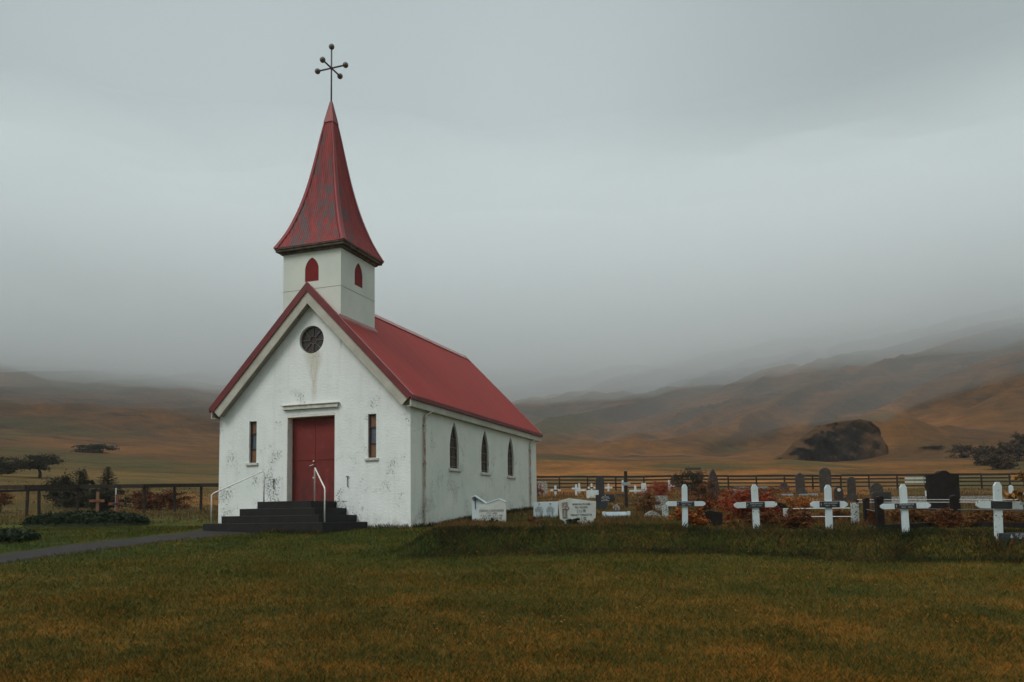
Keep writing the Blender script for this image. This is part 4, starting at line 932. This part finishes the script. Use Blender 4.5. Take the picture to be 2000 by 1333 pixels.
# slab at the bottom right
p = at(1995, 1055); s = px(p); t_ = empty('grave_slab', p, YAW, 'flat dark slab with a small cross mark in the bank by the tallest cross', 'grave slab')
q = MB(); q.box(-38*s, 60*s, -.02, .35, -.08, 13*s, .01); a_ = q.build('slab', M['slate'], t_)
q = MB(); latin(q, -20*s, 2*s, 8*s, 5*s, -.028, -.0205, .016, .4); q.build('cross_mark', M['letter'], a_)
for i_ in range(3): text(('JÓN G. JÓNSSON', 'BÓNDI', 'LAGAR')[i_], .045, -3*s, (10-i_*3.6)*s, -.022, M['letter'], a_, width=(18, 12, 5)[i_]*s)

# ------------------------------------------------------------------ grave enclosures with tube rails
def along(p, q_, zlift): return [(p.x, p.y, p.z+zlift), (q_.x, q_.y, q_.z+zlift)]
A, B = at(1535, 1027), at(1671, 1028)
sA = px(B); t_ = empty('grave_enclosure', B, 0, 'grave enclosure of thin white tube rails ending at a speckled white post', 'grave enclosure')
L = lambda P_: Vector(P_)-B
for z_ in (35, 18.5):
    q = MB(); q.tube([L(A)+Vector((0, 0, z_*sA)), Vector((0, 0, z_*sA))], .009, 8); q.build('rail', M['rail'], t_)
def postat(par, P_, h_, hw, m_, dome=False):
    q = MB(); T = Matrix.Translation(P_) @ Matrix.Rotation(YAW, 4, 'Z'); q.box(-hw, hw, -hw, hw, -.2, h_, .012, T=T)
    if dome: q.prism([(-hw*1.12, h_), (hw*1.12, h_), (hw*.9, h_+.05), (0, h_+.075), (-hw*.9, h_+.05)], -hw*1.1, hw*1.1, T=T)
    return q.build('post', m_, par)
postat(t_, Vector((0, 0, 0)), 45*sA, 6*sA, M['speck']); postat(t_, L(A), 36*sA, 4*sA, M['speck'])
q = MB(); T = Matrix.Rotation(YAW, 4, 'Z'); q.box((1588-1671)*sA, -7*sA, -.12, -.03, -.1, .02, .01, T=T); q.build('kerb', M['mottled'], t_)
B = at(1720, 1040); s = px(B); C_ = at(1867, 1031); E_ = at(2040, 1036); F_ = at(1694, 1029)
t_ = empty('grave_enclosure', B, 0, 'grave enclosure with dark concrete posts and rails round the huge headstone', 'grave enclosure')
postat(t_, Vector((0, 0, 0)), 63*s, 6.6*s, M['basalt'], True); postat(t_, C_-B, 57*px(C_), 6.5*px(C_), M['basalt'], True); postat(t_, F_-B, 50*px(F_), 5*px(F_), M['basalt'], True); postat(t_, E_-B, 55*px(E_), 6.5*px(E_), M['basalt'], True)
for P_, Q_ in ((B, C_), (C_, E_), (F_, B)):
    q = MB(); q.tube([P_-B+Vector((0, 0, 48*s if P_ is B else 39*s)), Q_-B+Vector((0, 0, 39*s))], .014, 8); q.build('rail', M['iron'], t_)
    d_ = (Q_-P_); q = MB(); T = Matrix.Translation(P_-B) @ Vector((1, 0, 0)).rotation_difference(d_).to_matrix().to_4x4(); q.box(.1, d_.length-.1, -.05, .05, -.15, 14*s if P_ is not F_ else 5*s, .01, T=T); q.build('kerb', M['basalt'], t_)
G_, H_ = at(1676, 1010), at(1990, 1010)
for z_ in (33.5, 28.5):
    q = MB(); q.tube([G_-B+Vector((0, 0, z_*px(G_))), H_-B+Vector((0, 0, z_*px(H_)))], .007, 8); q.build('rail', M['rail'], t_)
postat(t_, G_-B, 33*px(G_), .03, M['basalt']); postat(t_, H_-B, 33*px(H_), .03, M['basalt'])
for i_, (a0, a1, v0, v1, m_, lb) in enumerate(((1726, 1822, 990, 1034, 'thick', 'russet thicket filling the enclosure left of the huge headstone'), (1872, 2010, 990, 1036, 'thick', 'russet thicket filling the enclosure right of the huge headstone'),
        (1690, 1714, 996, 1032, 'brownleaf', 'small russet tangle between two dark concrete posts'), (1812, 1874, 996, 1038, 'brownleaf', 'russet tangle of stems before the huge brown headstone'),
        (1588, 1668, 994, 1026, 'thick', 'russet thicket inside the white-railed enclosure'), (1450, 1524, 1000, 1034, 'brownleaf', 'dark brown thicket under the bright red bush'))):
    bush(lb, a0, a1, v0, v1, M[m_], 11000 if a1-a0 > 60 else 3600, .05, D=dep(at((a0+a1)/2, v1))+(.9 if i_ in (0, 1, 3) else .3), name='thicket', cat='thicket', seed=60+i_, depth=.32, blobs=90 if a1-a0 > 60 else 36, nst=16, group='russet thickets in the graves', hollow=.0, flat=.3)

# ------------------------------------------------------------------ bushes in the graveyard
bush('large bright red autumn bush behind the cross with the bolt hole', 1398, 1530, 958, 1020, M['redleaf'], 15000, .055, seed=11, depth=.45, blobs=60, nst=22, hollow=.2)
bush('russet bush left of the bright red one, below the jagged stone', 1340, 1415, 944, 1000, M['brownleaf'], 7000, .06, seed=12, depth=.5, blobs=36, nst=14, hollow=.2)
bush('orange and green bush right of the bright red one', 1522, 1582, 970, 1004, M['orangeleaf'], 4200, .055, seed=13, depth=.5, blobs=26, hollow=.2)
bush('russet dome-shaped bush left of the dark evergreen bush', 1262, 1319, 941, 973, M['redleaf'], 5500, .065, seed=14, depth=.8, blobs=60, hollow=.5)
bush('dark rounded evergreen bush before the far fence', 1314, 1384, 918, 968, M['darkleaf'], 9000, .09, seed=15, depth=.7, blobs=50, hollow=.35)
bush('tall dead-brown growth beside the tall black cross', 1232, 1290, 962, 1003, M['brownleaf'], 5200, .055, seed=16, depth=.4, blobs=44, hollow=.1, flat=.3)
bush('orange and yellow leafy clump round the foot of the first white cross', 1309, 1384, 992, 1034, M['orangeleaf'], 2600, .09, seed=17, depth=.35, D=dep(at(1338.5, 1034))+.55, blobs=22, flat=.35, hollow=.2)
bush('brown and orange fern-like clump between the two middle crosses', 1520, 1592, 997, 1036, M['brownleaf'], 4200, .07, seed=18, depth=.5, blobs=30, flat=.3, hollow=.1)
bush('small yellow leafy plant at the foot of the red bush', 1404, 1450, 1014, 1033, M['yellowleaf'], 380, .06, name='plant', cat='plant', seed=19, depth=.4, blobs=9)
bush('rusty tuft of dead grass before the twin headstone', 1026, 1064, 1009, 1025, M['brownleaf'], 1900, .06, name='grass_tuft', cat='tuft', seed=20, depth=.5, blobs=16, flat=.2, hollow=.1)
bush('green leafy plant at the foot of the peaked headstone', 1104, 1132, 1010, 1030, M['greenleaf'], 700, .08, name='plant', cat='plant', seed=21, depth=.5, blobs=9, flat=.4)
bush('dark green weed at the foot of the zigzag headstone', 954, 976, 1013, 1025, M['greenleaf'], 420, .06, name='plant', cat='plant', seed=22, depth=.5, blobs=7)
bush('low brown scrub behind the jagged stone and along the kerb', 1408, 1550, 948, 968, M['brownleaf'], 5200, .08, seed=23, depth=.2, blobs=46, hollow=.1)
# leafy plant with orange leaves at the right edge
p = at(2012, 1060); s = px(p); t_ = empty('plant', p, YAW, 'leafy plant with big orange-yellow leaves at the right edge', 'plant')
q = MB(); q.tube([(0, 0, -.1), (-.05, 0, .5), (-.12, -.02, .86)], [.012, .01, .004], 6); q.tube([(-.04, 0, .4), (-.02, 0, .9), (-.06, .03, 1.26)], [.01, .007, .003], 6); q.build('stems', M['bark'], t_)
V1, F1 = leaves((-.19, -.02, .86), (.24, .15, .09), 34, .16, 5, 8, .6); V2, F2 = leaves((-.06, .03, 1.18), (.14, .1, .10), 20, .14, 6, 6, .6)
npmesh('foliage', np.concatenate([V1, V2]), np.concatenate([F1, F2+len(V1)]), M['yellowleaf'], None, t_, False)
# scattered low flowers and yellow leaves on the bank
x, y, X, D = scatter(4500, 8, 21, -R(12), R(37), 31); k = rng.random(len(x)) < np.where(vnoise(x, y, 1.4, 70) > .15, .5, .05); x, y, X, D = x[k], y[k], X[k], D[k]
g = np.random.default_rng(3); n = len(x); P = np.stack([x, y, gz(x, y)+g.uniform(.03, .12, n)], 1); a = g.normal(size=(n, 3)); a[:, 2] *= .4; a /= np.linalg.norm(a, axis=1)[:, None]; b_ = np.cross(a, g.normal(size=(n, 3))); b_ /= np.linalg.norm(b_, axis=1)[:, None]; L_ = g.uniform(.008, .019, (n, 1))
o = npmesh('fallen_leaves', np.stack([P-a*L_, P+b_*L_*.6, P+a*L_, P-b_*L_*.6], 1).reshape(-1, 3), np.arange(n*4).reshape(n, 4), M['yellowleaf'], 'stuff', None, False); tag(o, 'scattered small yellow leaves and flower heads in the grass and on the bank', 'leaves')

# ------------------------------------------------------------------ far fence behind the graveyard
U = list(range(1038, 2075, 55)); P = [at(u, 957+ (1 if u < 1300 else 0) - 2.5*max(0, (u-1500)/500)) for u in U]
fe = empty('wooden_fence', P[0], 0, 'long dark four-rail wooden fence between the graveyard and the orange field', 'fence'); B = P[0]
for i_, p in enumerate(P):
    q = MB(); T = Matrix.Translation(p-B) @ Matrix.Rotation(YAW+.1, 4, 'Z'); q.box(-.055, .055, -.04, .04, -.3, 1.02, .01, T=T); q.build('post', M['darkwood'], fe)
for h0, h1 in ((.98, 1.14), (.74, .86), (.47, .58), (.18, .28)):
    q = MB(); g = random.Random(int(h0*100))
    for a_, b2 in zip(P[:-1], P[1:]):
        d_ = b2-a_; T = Matrix.Translation(a_-B+Vector((Fw.x, Fw.y, 0))*-.06) @ Vector((1, 0, 0)).rotation_difference(d_).to_matrix().to_4x4(); j_ = g.uniform(-.015, .015); q.box(.004, d_.length-.004, -.018, .018, h0+j_, h1+j_, T=T)
    q.build('rail', M['darkwood'], fe)
for (ua, ub) in ((1766, 1785.5), (1786.5, 1803), (1804.5, 1817)):
    a_, b2 = at(ua, 956), at(ub, 956); d_ = b2-a_; q = MB(); T = Matrix.Translation(a_-B-Vector((Fw.x, Fw.y, 0))*.12) @ Vector((1, 0, 0)).rotation_difference(d_).to_matrix().to_4x4()
    q.box(0, d_.length, -.015, .015, .74, .88, T=T); q.box(0, d_.length, -.015, .015, .47, .60, T=T); q.build('pale_board', M['paleboard'], fe)
# ------------------------------------------------------------------ left fence
PL = [(-70, 1012, 949), (-10, 1010, 948.7), (51.7, 1009, 948.4), (76, 1008, 948.2), (150.7, 1000+3, 947.5), (215, 1002.5, 947), (281.6, 1002.6, 946.3), (341.5, 1000, 945.5), (392.3, 999, 945), (450, 998, 944.5)]
P = [at(u, v) for u, v, _ in PL]; B = P[0]; hts = [(v-t2)*px(p) for p, (u, v, t2) in zip(P, PL)]
fe = empty('wooden_fence', B, 0, 'dark wooden fence with one thick top rail, left of the church', 'fence')
for i_, (p, h_) in enumerate(zip(P, hts)):
    if i_ == 5: continue
    q = MB(); T = Matrix.Translation(p-B) @ Matrix.Rotation(YAW, 4, 'Z') @ Matrix.Rotation(random.uniform(-.04, .04), 4, 'Y'); q.box(-.055, .055, -.045, .045, -.3, h_-.03, .012, T=T); q.build('post', M['darkwood'], fe)
q = MB()
for (a_, ha), (b2, hb) in zip(list(zip(P, hts))[:-1], list(zip(P, hts))[1:]):
    A_ = a_-B+Vector((0, 0, ha)); B_ = b2-B+Vector((0, 0, hb)); d_ = B_-A_; T = Matrix.Translation(A_) @ Vector((1, 0, 0)).rotation_difference(d_).to_matrix().to_4x4(); q.box(-.01, d_.length+.01, -.12, .03, -.17, .0, T=T)
q.build('rail', M['darkwood'], fe)
q = MB(); A_ = P[0]-B+Vector((0, -.03, hts[0]-.30)); B_ = P[4]-B+Vector((0, -.03, hts[4]-.20)); d_ = B_-A_; T = Matrix.Translation(A_) @ Vector((1, 0, 0)).rotation_difference(d_).to_matrix().to_4x4(); q.box(0, d_.length, -.06, .0, -.05, .05, T=T); q.build('rail', M['darkwood'], fe)
# brown wooden crosses on the mound
def brown_cross(u, vb, vt, va, ua0, ua1, m_, m2, label, rz):
    p = at(u, vb); s = px(p); t_ = empty('wooden_cross', p, YAW+rz, label, 'cross', 'brown wooden crosses by the left fence'); q = MB(); q.box(-2.9*s, 2.9*s, -.035, .035, -.1, (vb-vt)*s, .008); q.build('post', m_, t_)
    q = MB(); q.box((ua0-u)*s, (ua1-u)*s, -.07, -.036, (vb-va-2.6)*s, (vb-va+2.6)*s, .008); q.build('arm', m_, t_)
    q = MB(); q.box(-7*s, 7*s, -.08, -.0705, (vb-va-2)*s, (vb-va+2)*s); q.build('name_plate', m2, t_)
brown_cross(190, 1003, 961, 979, 175, 203.5, M['palewood'], M['rustwood'], 'pale brown wooden cross on the green mound, the left one of two', .1)
brown_cross(228, 1006, 966, 984.5, 212, 243, M['rustwood'], M['granite'], 'red-brown wooden cross with black plate on the green mound', -.05)
stone('marker_post', 'thin grey-white stake behind the red-brown wooden cross', 'stake', 224.3, 226.6, 952, 1001, 'box', M['whitewood'], .03)
# ------------------------------------------------------------------ grave mounds in the left lawn
def mound(label, u0, u1, vt, vb, seed, n):
    u0, u1 = u0-4, u1+4
    p = at((u0+u1)/2, vb-6); s = px(p); w = (u1-u0)/2*s; H_ = (vb-vt)*s*.62; t_ = empty('grave_mound', p, YAW, label, 'grave mound', 'overgrown grave mounds on the left lawn')
    g = np.random.default_rng(seed); nu, nv = 40, 14; vv, uu = np.meshgrid(np.linspace(0, 1, nv), np.linspace(0, 2*math.pi, nu, endpoint=False), indexing='ij')
    rr_ = np.sin(vv*math.pi/2); hx = np.cos(vv*math.pi/2)**.7
    xx, yy = w*rr_*np.cos(uu), .95*rr_*np.sin(uu); zz = H_*hx*(1+.4*vnoise(xx*2+seed, yy*2, 1, seed)) - .08*vv
    idx = (np.arange(nv-1)[:, None]*nu + np.arange(nu)[None]).ravel(); idn = (np.arange(nv-1)[:, None]*nu + (np.arange(nu)[None]+1) % nu).ravel()
    npmesh('turf', np.stack([xx.ravel(), yy.ravel(), zz.ravel()], 1), np.stack([idx, idn, idn+nu, idx+nu], 1), M['greenleaf'], None, t_)
    a_ = g.random(n)*2*math.pi; q_ = np.sqrt(g.random(n)); X_, Y_ = w*q_*np.cos(a_)*.99, .95*q_*np.sin(a_); Z_ = H_*np.maximum(1-q_**2, 0)**.35
    P_ = np.stack([X_, Y_, Z_+.07*np.abs(vnoise(X_*2, Y_*2, .5, seed+3))+g.exponential(.022, n)], 1) + g.normal(size=(n, 3))*.025; A_ = g.normal(size=(n, 3)); A_ /= np.linalg.norm(A_, axis=1)[:, None]; B_ = np.cross(A_, g.normal(size=(n, 3))); B_ /= np.linalg.norm(B_, axis=1)[:, None]; L_ = g.uniform(.03, .07, (n, 1))
    npmesh('foliage', np.stack([P_-A_*L_, P_+B_*L_*.5, P_+A_*L_, P_-B_*L_*.5], 1).reshape(-1, 3), np.arange(n*4).reshape(n, 4), M['greenleaf'], None, t_, False)
mound('long green overgrown grave mound with two brown crosses behind it', 52, 286, 1001, 1033, 5, 15000)
mound('small dark green grave mound beside the path at the left edge', -50, 60, 1043, 1064, 6, 8000)

# ------------------------------------------------------------------ shrubs and spruces beyond the left fence
def spruce(label, u0, u1, vt, vb, seed, tops=1, D=None):
    uc = (u0+u1)/2; p = atD(uc, D) if D else at(uc, vb); s = px(p); d_ = ray(uc, vt); zt = EYE + d_.z/(-d_.x*math.sin(YAW)+d_.y*math.cos(YAW))*dep(p); H_ = zt-p.z; w = (u1-u0)/2*s
    t_ = empty('spruce_tree', p, YAW, label, 'spruce tree', 'small dark spruces beyond the left fence'); g = np.random.default_rng(seed); q = MB(); q.tube([(0, 0, -.2), (0, 0, H_*.5), (0, 0, H_*1.0)], [.08, .04, .006], 7)
    V = []; br = 0
    for lev in np.linspace(.06, .97, 24):
        rl = w*1.15*(1-lev)**.62*g.uniform(.75, 1.15)+.015; nb = 11
        for b_ in range(nb):
            a_ = 2*math.pi*(b_+g.random())/nb; rl2 = rl*g.uniform(.7, 1.15); z0 = H_*lev; dv = np.array([math.cos(a_), math.sin(a_), .28])
            if lev < .8: q.tube([(0, 0, z0), tuple(dv*rl2*.5+[0, 0, z0]), tuple(dv*rl2+[0, 0, z0])], [.014, .01, .004], 4, False)
            m_ = 26; tt_ = g.random((m_, 1))**.7; c_ = np.array([0, 0, z0])+dv*rl2*tt_; sd_ = np.array([-math.sin(a_), math.cos(a_), 0])*g.choice([-1, 1], (m_, 1)); n_ = (dv*.5+sd_*.8+g.normal(size=(m_, 3))*.25); n_ /= np.linalg.norm(n_, axis=1)[:, None]
            L_ = .11*min(1., .35+1.2*(1-lev))*H_*.5*g.uniform(.5, 1.1, (m_, 1)); k_ = np.cross(n_, [0, 0, 1.])*.012*H_*.5; V.append(np.stack([c_, c_+n_*L_*.5+k_, c_+n_*L_+[0, 0, .02], c_+n_*L_*.5-k_], 1))
    q.build('trunk', M['bark'], t_); V = np.concatenate(V).reshape(-1, 3); npmesh('crown', V, np.arange(len(V)).reshape(-1, 4), M['needle'], None, t_, False)
spruce('darkest spruce, tallest tree beyond the left fence', 184, 234, 912, 990, 1)
spruce('low spruce top beyond the fence nearer to the church', 264, 304, 950, 992, 2)
spruce('small spruce leaning out left of the darkest one', 146, 178, 916, 985, 3)
bush('olive green bush left of the darkest spruce', 92, 176, 922, 990, M['darkleaf'], 11000, .10, seed=31, depth=.5, blobs=46, hollow=.3, group='bushes beyond the left fence')
bush('brown heather-like hedge stretching right behind the left fence', 236, 372, 957, 997, M['brownleaf'], 12000, .09, seed=32, depth=.35, blobs=60, hollow=.2, group='bushes beyond the left fence')
bush('dark brown undergrowth behind the two brown crosses', 110, 262, 955, 1000, M['darkleaf'], 12000, .09, seed=33, depth=.35, blobs=60, hollow=.2, group='bushes beyond the left fence')
bush('reddish brown scrub at the left edge under the fence rail', -40, 30, 955, 1003, M['brownleaf'], 5000, .08, seed=34, depth=.5, blobs=26, hollow=.2, group='bushes beyond the left fence')
# wind-bent tree at the left edge
def bent(label, u0, u1, vt, vb, ut, seed, n):
    p = at(ut, vb, 30); s = px(p); t_ = empty('tree', p, YAW, label, 'tree'); g = np.random.default_rng(seed); H_ = (vb-vt)*s; q = MB(); ends = []
    rd = random.Random(seed)
    q.tube([(0, 0, -.3), (.05, 0, H_*.2), (-.1, 0, H_*.4)], [.16, .12, .10], 7)
    for k_ in range(14):
        ex = rd.uniform((u0-ut)*s, (u1-ut)*s); ey = rd.uniform(-2, 2); ez = H_*rd.uniform(.5, .95); q.tube([(-.1, 0, H_*.35), (ex*.5, ey*.5, H_*.5), (ex, ey, ez)], [.07, .04, .012], 5, False)
        for r_ in range(3): q.tube([(ex*.7, ey*.7, ez*.8), (ex+rd.uniform(-1, 1), ey+rd.uniform(-.6, .6), ez+rd.uniform(0, .25)*H_)], [.022, .006], 4, False)
    q.build('trunk', M['bark'], t_); V, F = leaves(((u0+u1)/2*s-ut*s, 0, H_*.62), ((u1-u0)/2*s*1.1, 2.0, H_*.30), n, .13, seed, 60, hollow=.1); npmesh('crown', V, F, M['darkleaf'], None, t_, False)
bent('dark wind-bent tree with a flat crown on the slope beyond the left fence', 30, 112, 884, 934, 77, 4, 9000)
for i_, (a0, a1, v0, v1, lb) in enumerate(((1758, 1800, 868, 884, 'low brown scrub on the right flank of the knoll'), (1800, 1850, 880, 898, 'brown scrub strip below the knoll, above the pale boards'), (1860, 1915, 868, 896, 'brown scrub just left of the dark bushes on the right-hand slope'))):
    bush(lb, a0, a1, v0, v1, M['mossbrown'], 3500, .25, D=150-15*i_, seed=120+i_, depth=1.2, blobs=40, hollow=.05, group='low scrub on the right-hand slope')
bush('dark hedge-like thicket on the slope at the far left edge', -70, 52, 898, 930, M['darkleaf'], 9000, .14, name='thicket', cat='thicket', seed=44, depth=.3, blobs=60, hollow=.15)

# ------------------------------------------------------------------ dark crag and scrub on the hillside
def crag(label, prof_, vb, D, seed, m_, dpt=9):
    P_ = []; u0, u1 = prof_[0][0], prof_[-1][0]; nu, nv = 90, 40; us_ = np.linspace(u0, u1, nu); tv = np.interp(us_, [a for a, _ in prof_], [b_ for _, b_ in prof_])
    B = atD((u0+u1)/2, D); B.z -= 3; V = []
    for i_, (u, vt) in enumerate(zip(us_, tv)):
        d_ = ray(u, vt); dn = (-d_.x*math.sin(YAW)+d_.y*math.cos(YAW)); zt = EYE+d_.z/dn*(D+dpt*.35); x0, y0 = CX+d_.x/dn*D, CY+d_.y/dn*D; gb = g1(x0, y0)-2.5; fx, fy = -math.sin(YAW), math.cos(YAW)
        for j_ in range(nv):
            t_ = j_/(nv-1)
            if t_ < .55: k_ = t_/.55; off, z = dpt*.4*k_**1.6, gb+(zt-gb)*math.sin(k_*math.pi/2)**.8
            else: k_ = (t_-.55)/.45; off, z = dpt*(.4+.9*k_), zt-(zt-gb)*k_**1.8*.8
            V.append((x0+fx*off, y0+fy*off, z))
    V = np.array(V); nz_ = vnoise(V[:, 0]+V[:, 2]*.7, V[:, 1]+V[:, 2], 3.2, seed, 5); V[:, :2] += np.array([Fw.x, Fw.y])*(nz_[:, None]*2.2 + .5*vnoise(V[:, 0]*1.5, V[:, 2]*2.2, 1.1, seed+4, 3)[:, None]); V[:, 2] += vnoise(V[:, 0], V[:, 1], 3.5, seed+1, 4)*.5
    i_ = (np.arange(nu-1)[:, None]*nv + np.arange(nv-1)[None]).ravel(); o = npmesh('rock_outcrop', V-np.array(B), np.stack([i_, i_+nv, i_+nv+1, i_+1], 1), m_, None, None, False); o.location = B; return tag(o, label, 'rock')
m, t, b = mat('black_crag', .95, .1); v = OC(t); c = mixc(t, rng_(t, noi(t, v, .35, 6, .65), .4, .6), (.013, .010, .008), (.036, .024, .016))
gn = N(t, 'ShaderNodeNewGeometry'); nz = N(t, 'ShaderNodeSeparateXYZ', {0: gn.outputs['Normal']}).outputs[2]
c = mixc(t, rng_(t, mth(t, 'ADD', nz, mth(t, 'MULTIPLY', noi(t, v, .5, 6, .7), 1.1)), 1.0, 1.22), c, (.085, .042, .017))
gx_ = N(t, 'ShaderNodeSeparateXYZ', {0: OC(t, None, 'Generated')}); bz = gx_.outputs[2]
c = mixc(t, rng_(t, mth(t, 'ADD', gx_.outputs[0], mth(t, 'MULTIPLY', noi(t, v, .3, 6, .7), .5)), 1.0, 1.16, 0, .85), c, (.10, .05, .02))
c = mixc(t, rng_(t, mth(t, 'ADD', bz, mth(t, 'MULTIPLY', noi(t, v, .45, 6, .7), .6)), 1.12, 1.26, 0, .9), c, (.085, .042, .017)); setc(t, b, c); bump(t, b, noi(t, v, 1.2, 7, .7), 1, .6); M['crag'] = m
crag('dark crag with a cave-like hollow on the side of the brown knoll', [(1496, 909), (1522, 899), (1545, 884), (1566, 866), (1586, 850), (1606, 836), (1625, 828), (1650, 823), (1680, 820), (1708, 822), (1728, 836), (1738, 850), (1748, 880)], 906, 133, 3, M['crag'], 9)
for i_, (a0, a1, v0, v1, D_, lb) in enumerate(((1900, 1962, 872, 928, 98, 'dark bare bush on the hillside above the huge headstone'), (1950, 2030, 850, 925, 104, 'large dark bush at the right edge below the hill'), (1925, 1990, 890, 930, 90, 'low dark bush before the larger one at the right edge'))):
    bush(lb, a0, a1, v0, v1, M['mossbrown'], 9000, .22, D=D_, seed=80+i_, depth=.6, blobs=50, hollow=.1, group='dark bushes on the right-hand slope')
bush('low ragged patch of moss-green scrub on the misty hillside left of the church', 124, 232, 867, 885, M['mossleaf'], 5200, .30, name='scrub', cat='scrub', seed=91, depth=.5, blobs=15, hollow=.0)

# ------------------------------------------------------------------ haze
zmax = 395.
q = MB(); q.box(CX-1400, CX+1400, CY-1400, CY+1400, -4.5, zmax); hz = q.build('haze', None); hz['kind'] = 'stuff'; hz['label'] = 'thin grey mist filling the valley and swallowing the hills'; hz['category'] = 'haze'
hm = bpy.data.materials.new('mist'); hm.use_nodes = True; t = hm.node_tree; t.nodes.clear(); ou = t.nodes.new('ShaderNodeOutputMaterial'); pv = t.nodes.new('ShaderNodeVolumePrincipled')
pv.inputs['Color'].default_value = (.93, .965, .97, 1); pv.inputs['Density'].default_value = .0003; pv.inputs['Anisotropy'].default_value = 0.0
t.links.new(pv.outputs[0], ou.inputs['Volume']); hz.data.materials.append(hm)
# fog bank lying on the hilltops: a closed ring-shaped body of even density with an uneven base
def fogbank(drop=0., rin=240):
    nr, nc = 60, 150; rr = np.geomspace(rin, 1380, nr); aa = np.linspace(-R(44), R(44), nc); Rg, Ag = np.meshgrid(rr, aa, indexing='ij'); X, D = Rg*np.sin(Ag), Rg*np.cos(Ag)
    x, y = CX + Rt.x*X - math.sin(YAW)*D, CY + Rt.y*X + math.cos(YAW)*D
    FU = [-500, 0, 430, 1050, 1250, 1400, 1500, 1700, 2000, 2500]; FA = [math.atan2(d.x*Rt.x+d.y*Rt.y, -d.x*math.sin(YAW)+d.y*math.cos(YAW)) for d in (ray(u, 800) for u in FU)]
    zb = np.interp(Ag, FA, [72, 70, 58, 44, 45, 50, 51, 52, 61, 64]) - drop + 9*vnoise(x, y, 130, 41, 3) + 5*vnoise(x, y, 28, 42, 3)
    zt = Rg*np.interp(Rg, [240, 270, 310, 360, 420, 520, 650, 850, 1380], [.50, .46, .42, .385, .355, .325, .305, .29, .275]) + 9*vnoise(x, y, 60, 43, 3)
    zt = np.maximum(zt, zb+8)
    zt = np.minimum(zt, 388)
    n = nr*nc; co = np.concatenate([np.stack([x.ravel(), y.ravel(), zb.ravel()], 1), np.stack([x.ravel(), y.ravel(), zt.ravel()], 1)])
    i = (np.arange(nr-1)[:, None]*nc + np.arange(nc-1)[None]).ravel(); F = [np.stack([i, i+1, i+nc+1, i+nc], 1), np.stack([i, i+nc, i+nc+1, i+1], 1)+n]
    b0 = np.concatenate([np.arange(nc), np.arange(1, nr)*nc+nc-1, (nr-1)*nc+np.arange(nc-2, -1, -1), np.arange(nr-2, 0, -1)*nc]); b1 = np.roll(b0, -1)
    F.append(np.stack([b1, b0, b0+n, b1+n], 1)); return co, np.concatenate(F)
for drop_, rin_, den_, lb_ in ((0., 240, .013, 'grey fog bank lying on the hills and hiding their tops'), (27., 205, .0022, 'thin ragged veil of mist hanging below the fog bank on the slopes')):
    co, F = fogbank(drop_, rin_); fb = npmesh('fog_bank', co, F, None, 'stuff', None, False); fb['label'] = lb_; fb['category'] = 'fog'
    bmf = bmesh.new(); bmf.from_mesh(fb.data); bmesh.ops.recalc_face_normals(bmf, faces=bmf.faces); bmf.to_mesh(fb.data); bmf.free()
    fm = bpy.data.materials.new('fog'); fm.use_nodes = True; t = fm.node_tree; t.nodes.clear(); ou = t.nodes.new('ShaderNodeOutputMaterial'); pv = t.nodes.new('ShaderNodeVolumePrincipled')
    pv.inputs['Color'].default_value = (.975, .995, 1., 1); pv.inputs['Density'].default_value = den_; t.links.new(pv.outputs[0], ou.inputs['Volume']); fb.data.materials.append(fm)
for n_, P_ in (('cross1', at(1338.5, 1034)), ('cross5', at(1951, 1054)), ('stoneA', at(955, 1023)), ('Lfence', at(150, 1003)), ('Ffence', at(1600, 957)), ('pathL', at(0, 1091)), ('mound', at(160, 1027)), ('big', at(1845, 1006)), ('jag', at(1394, 975))): print('DEP', n_, round(dep(P_), 1), round(P_.z, 2))
print('ZMAX', zmax)
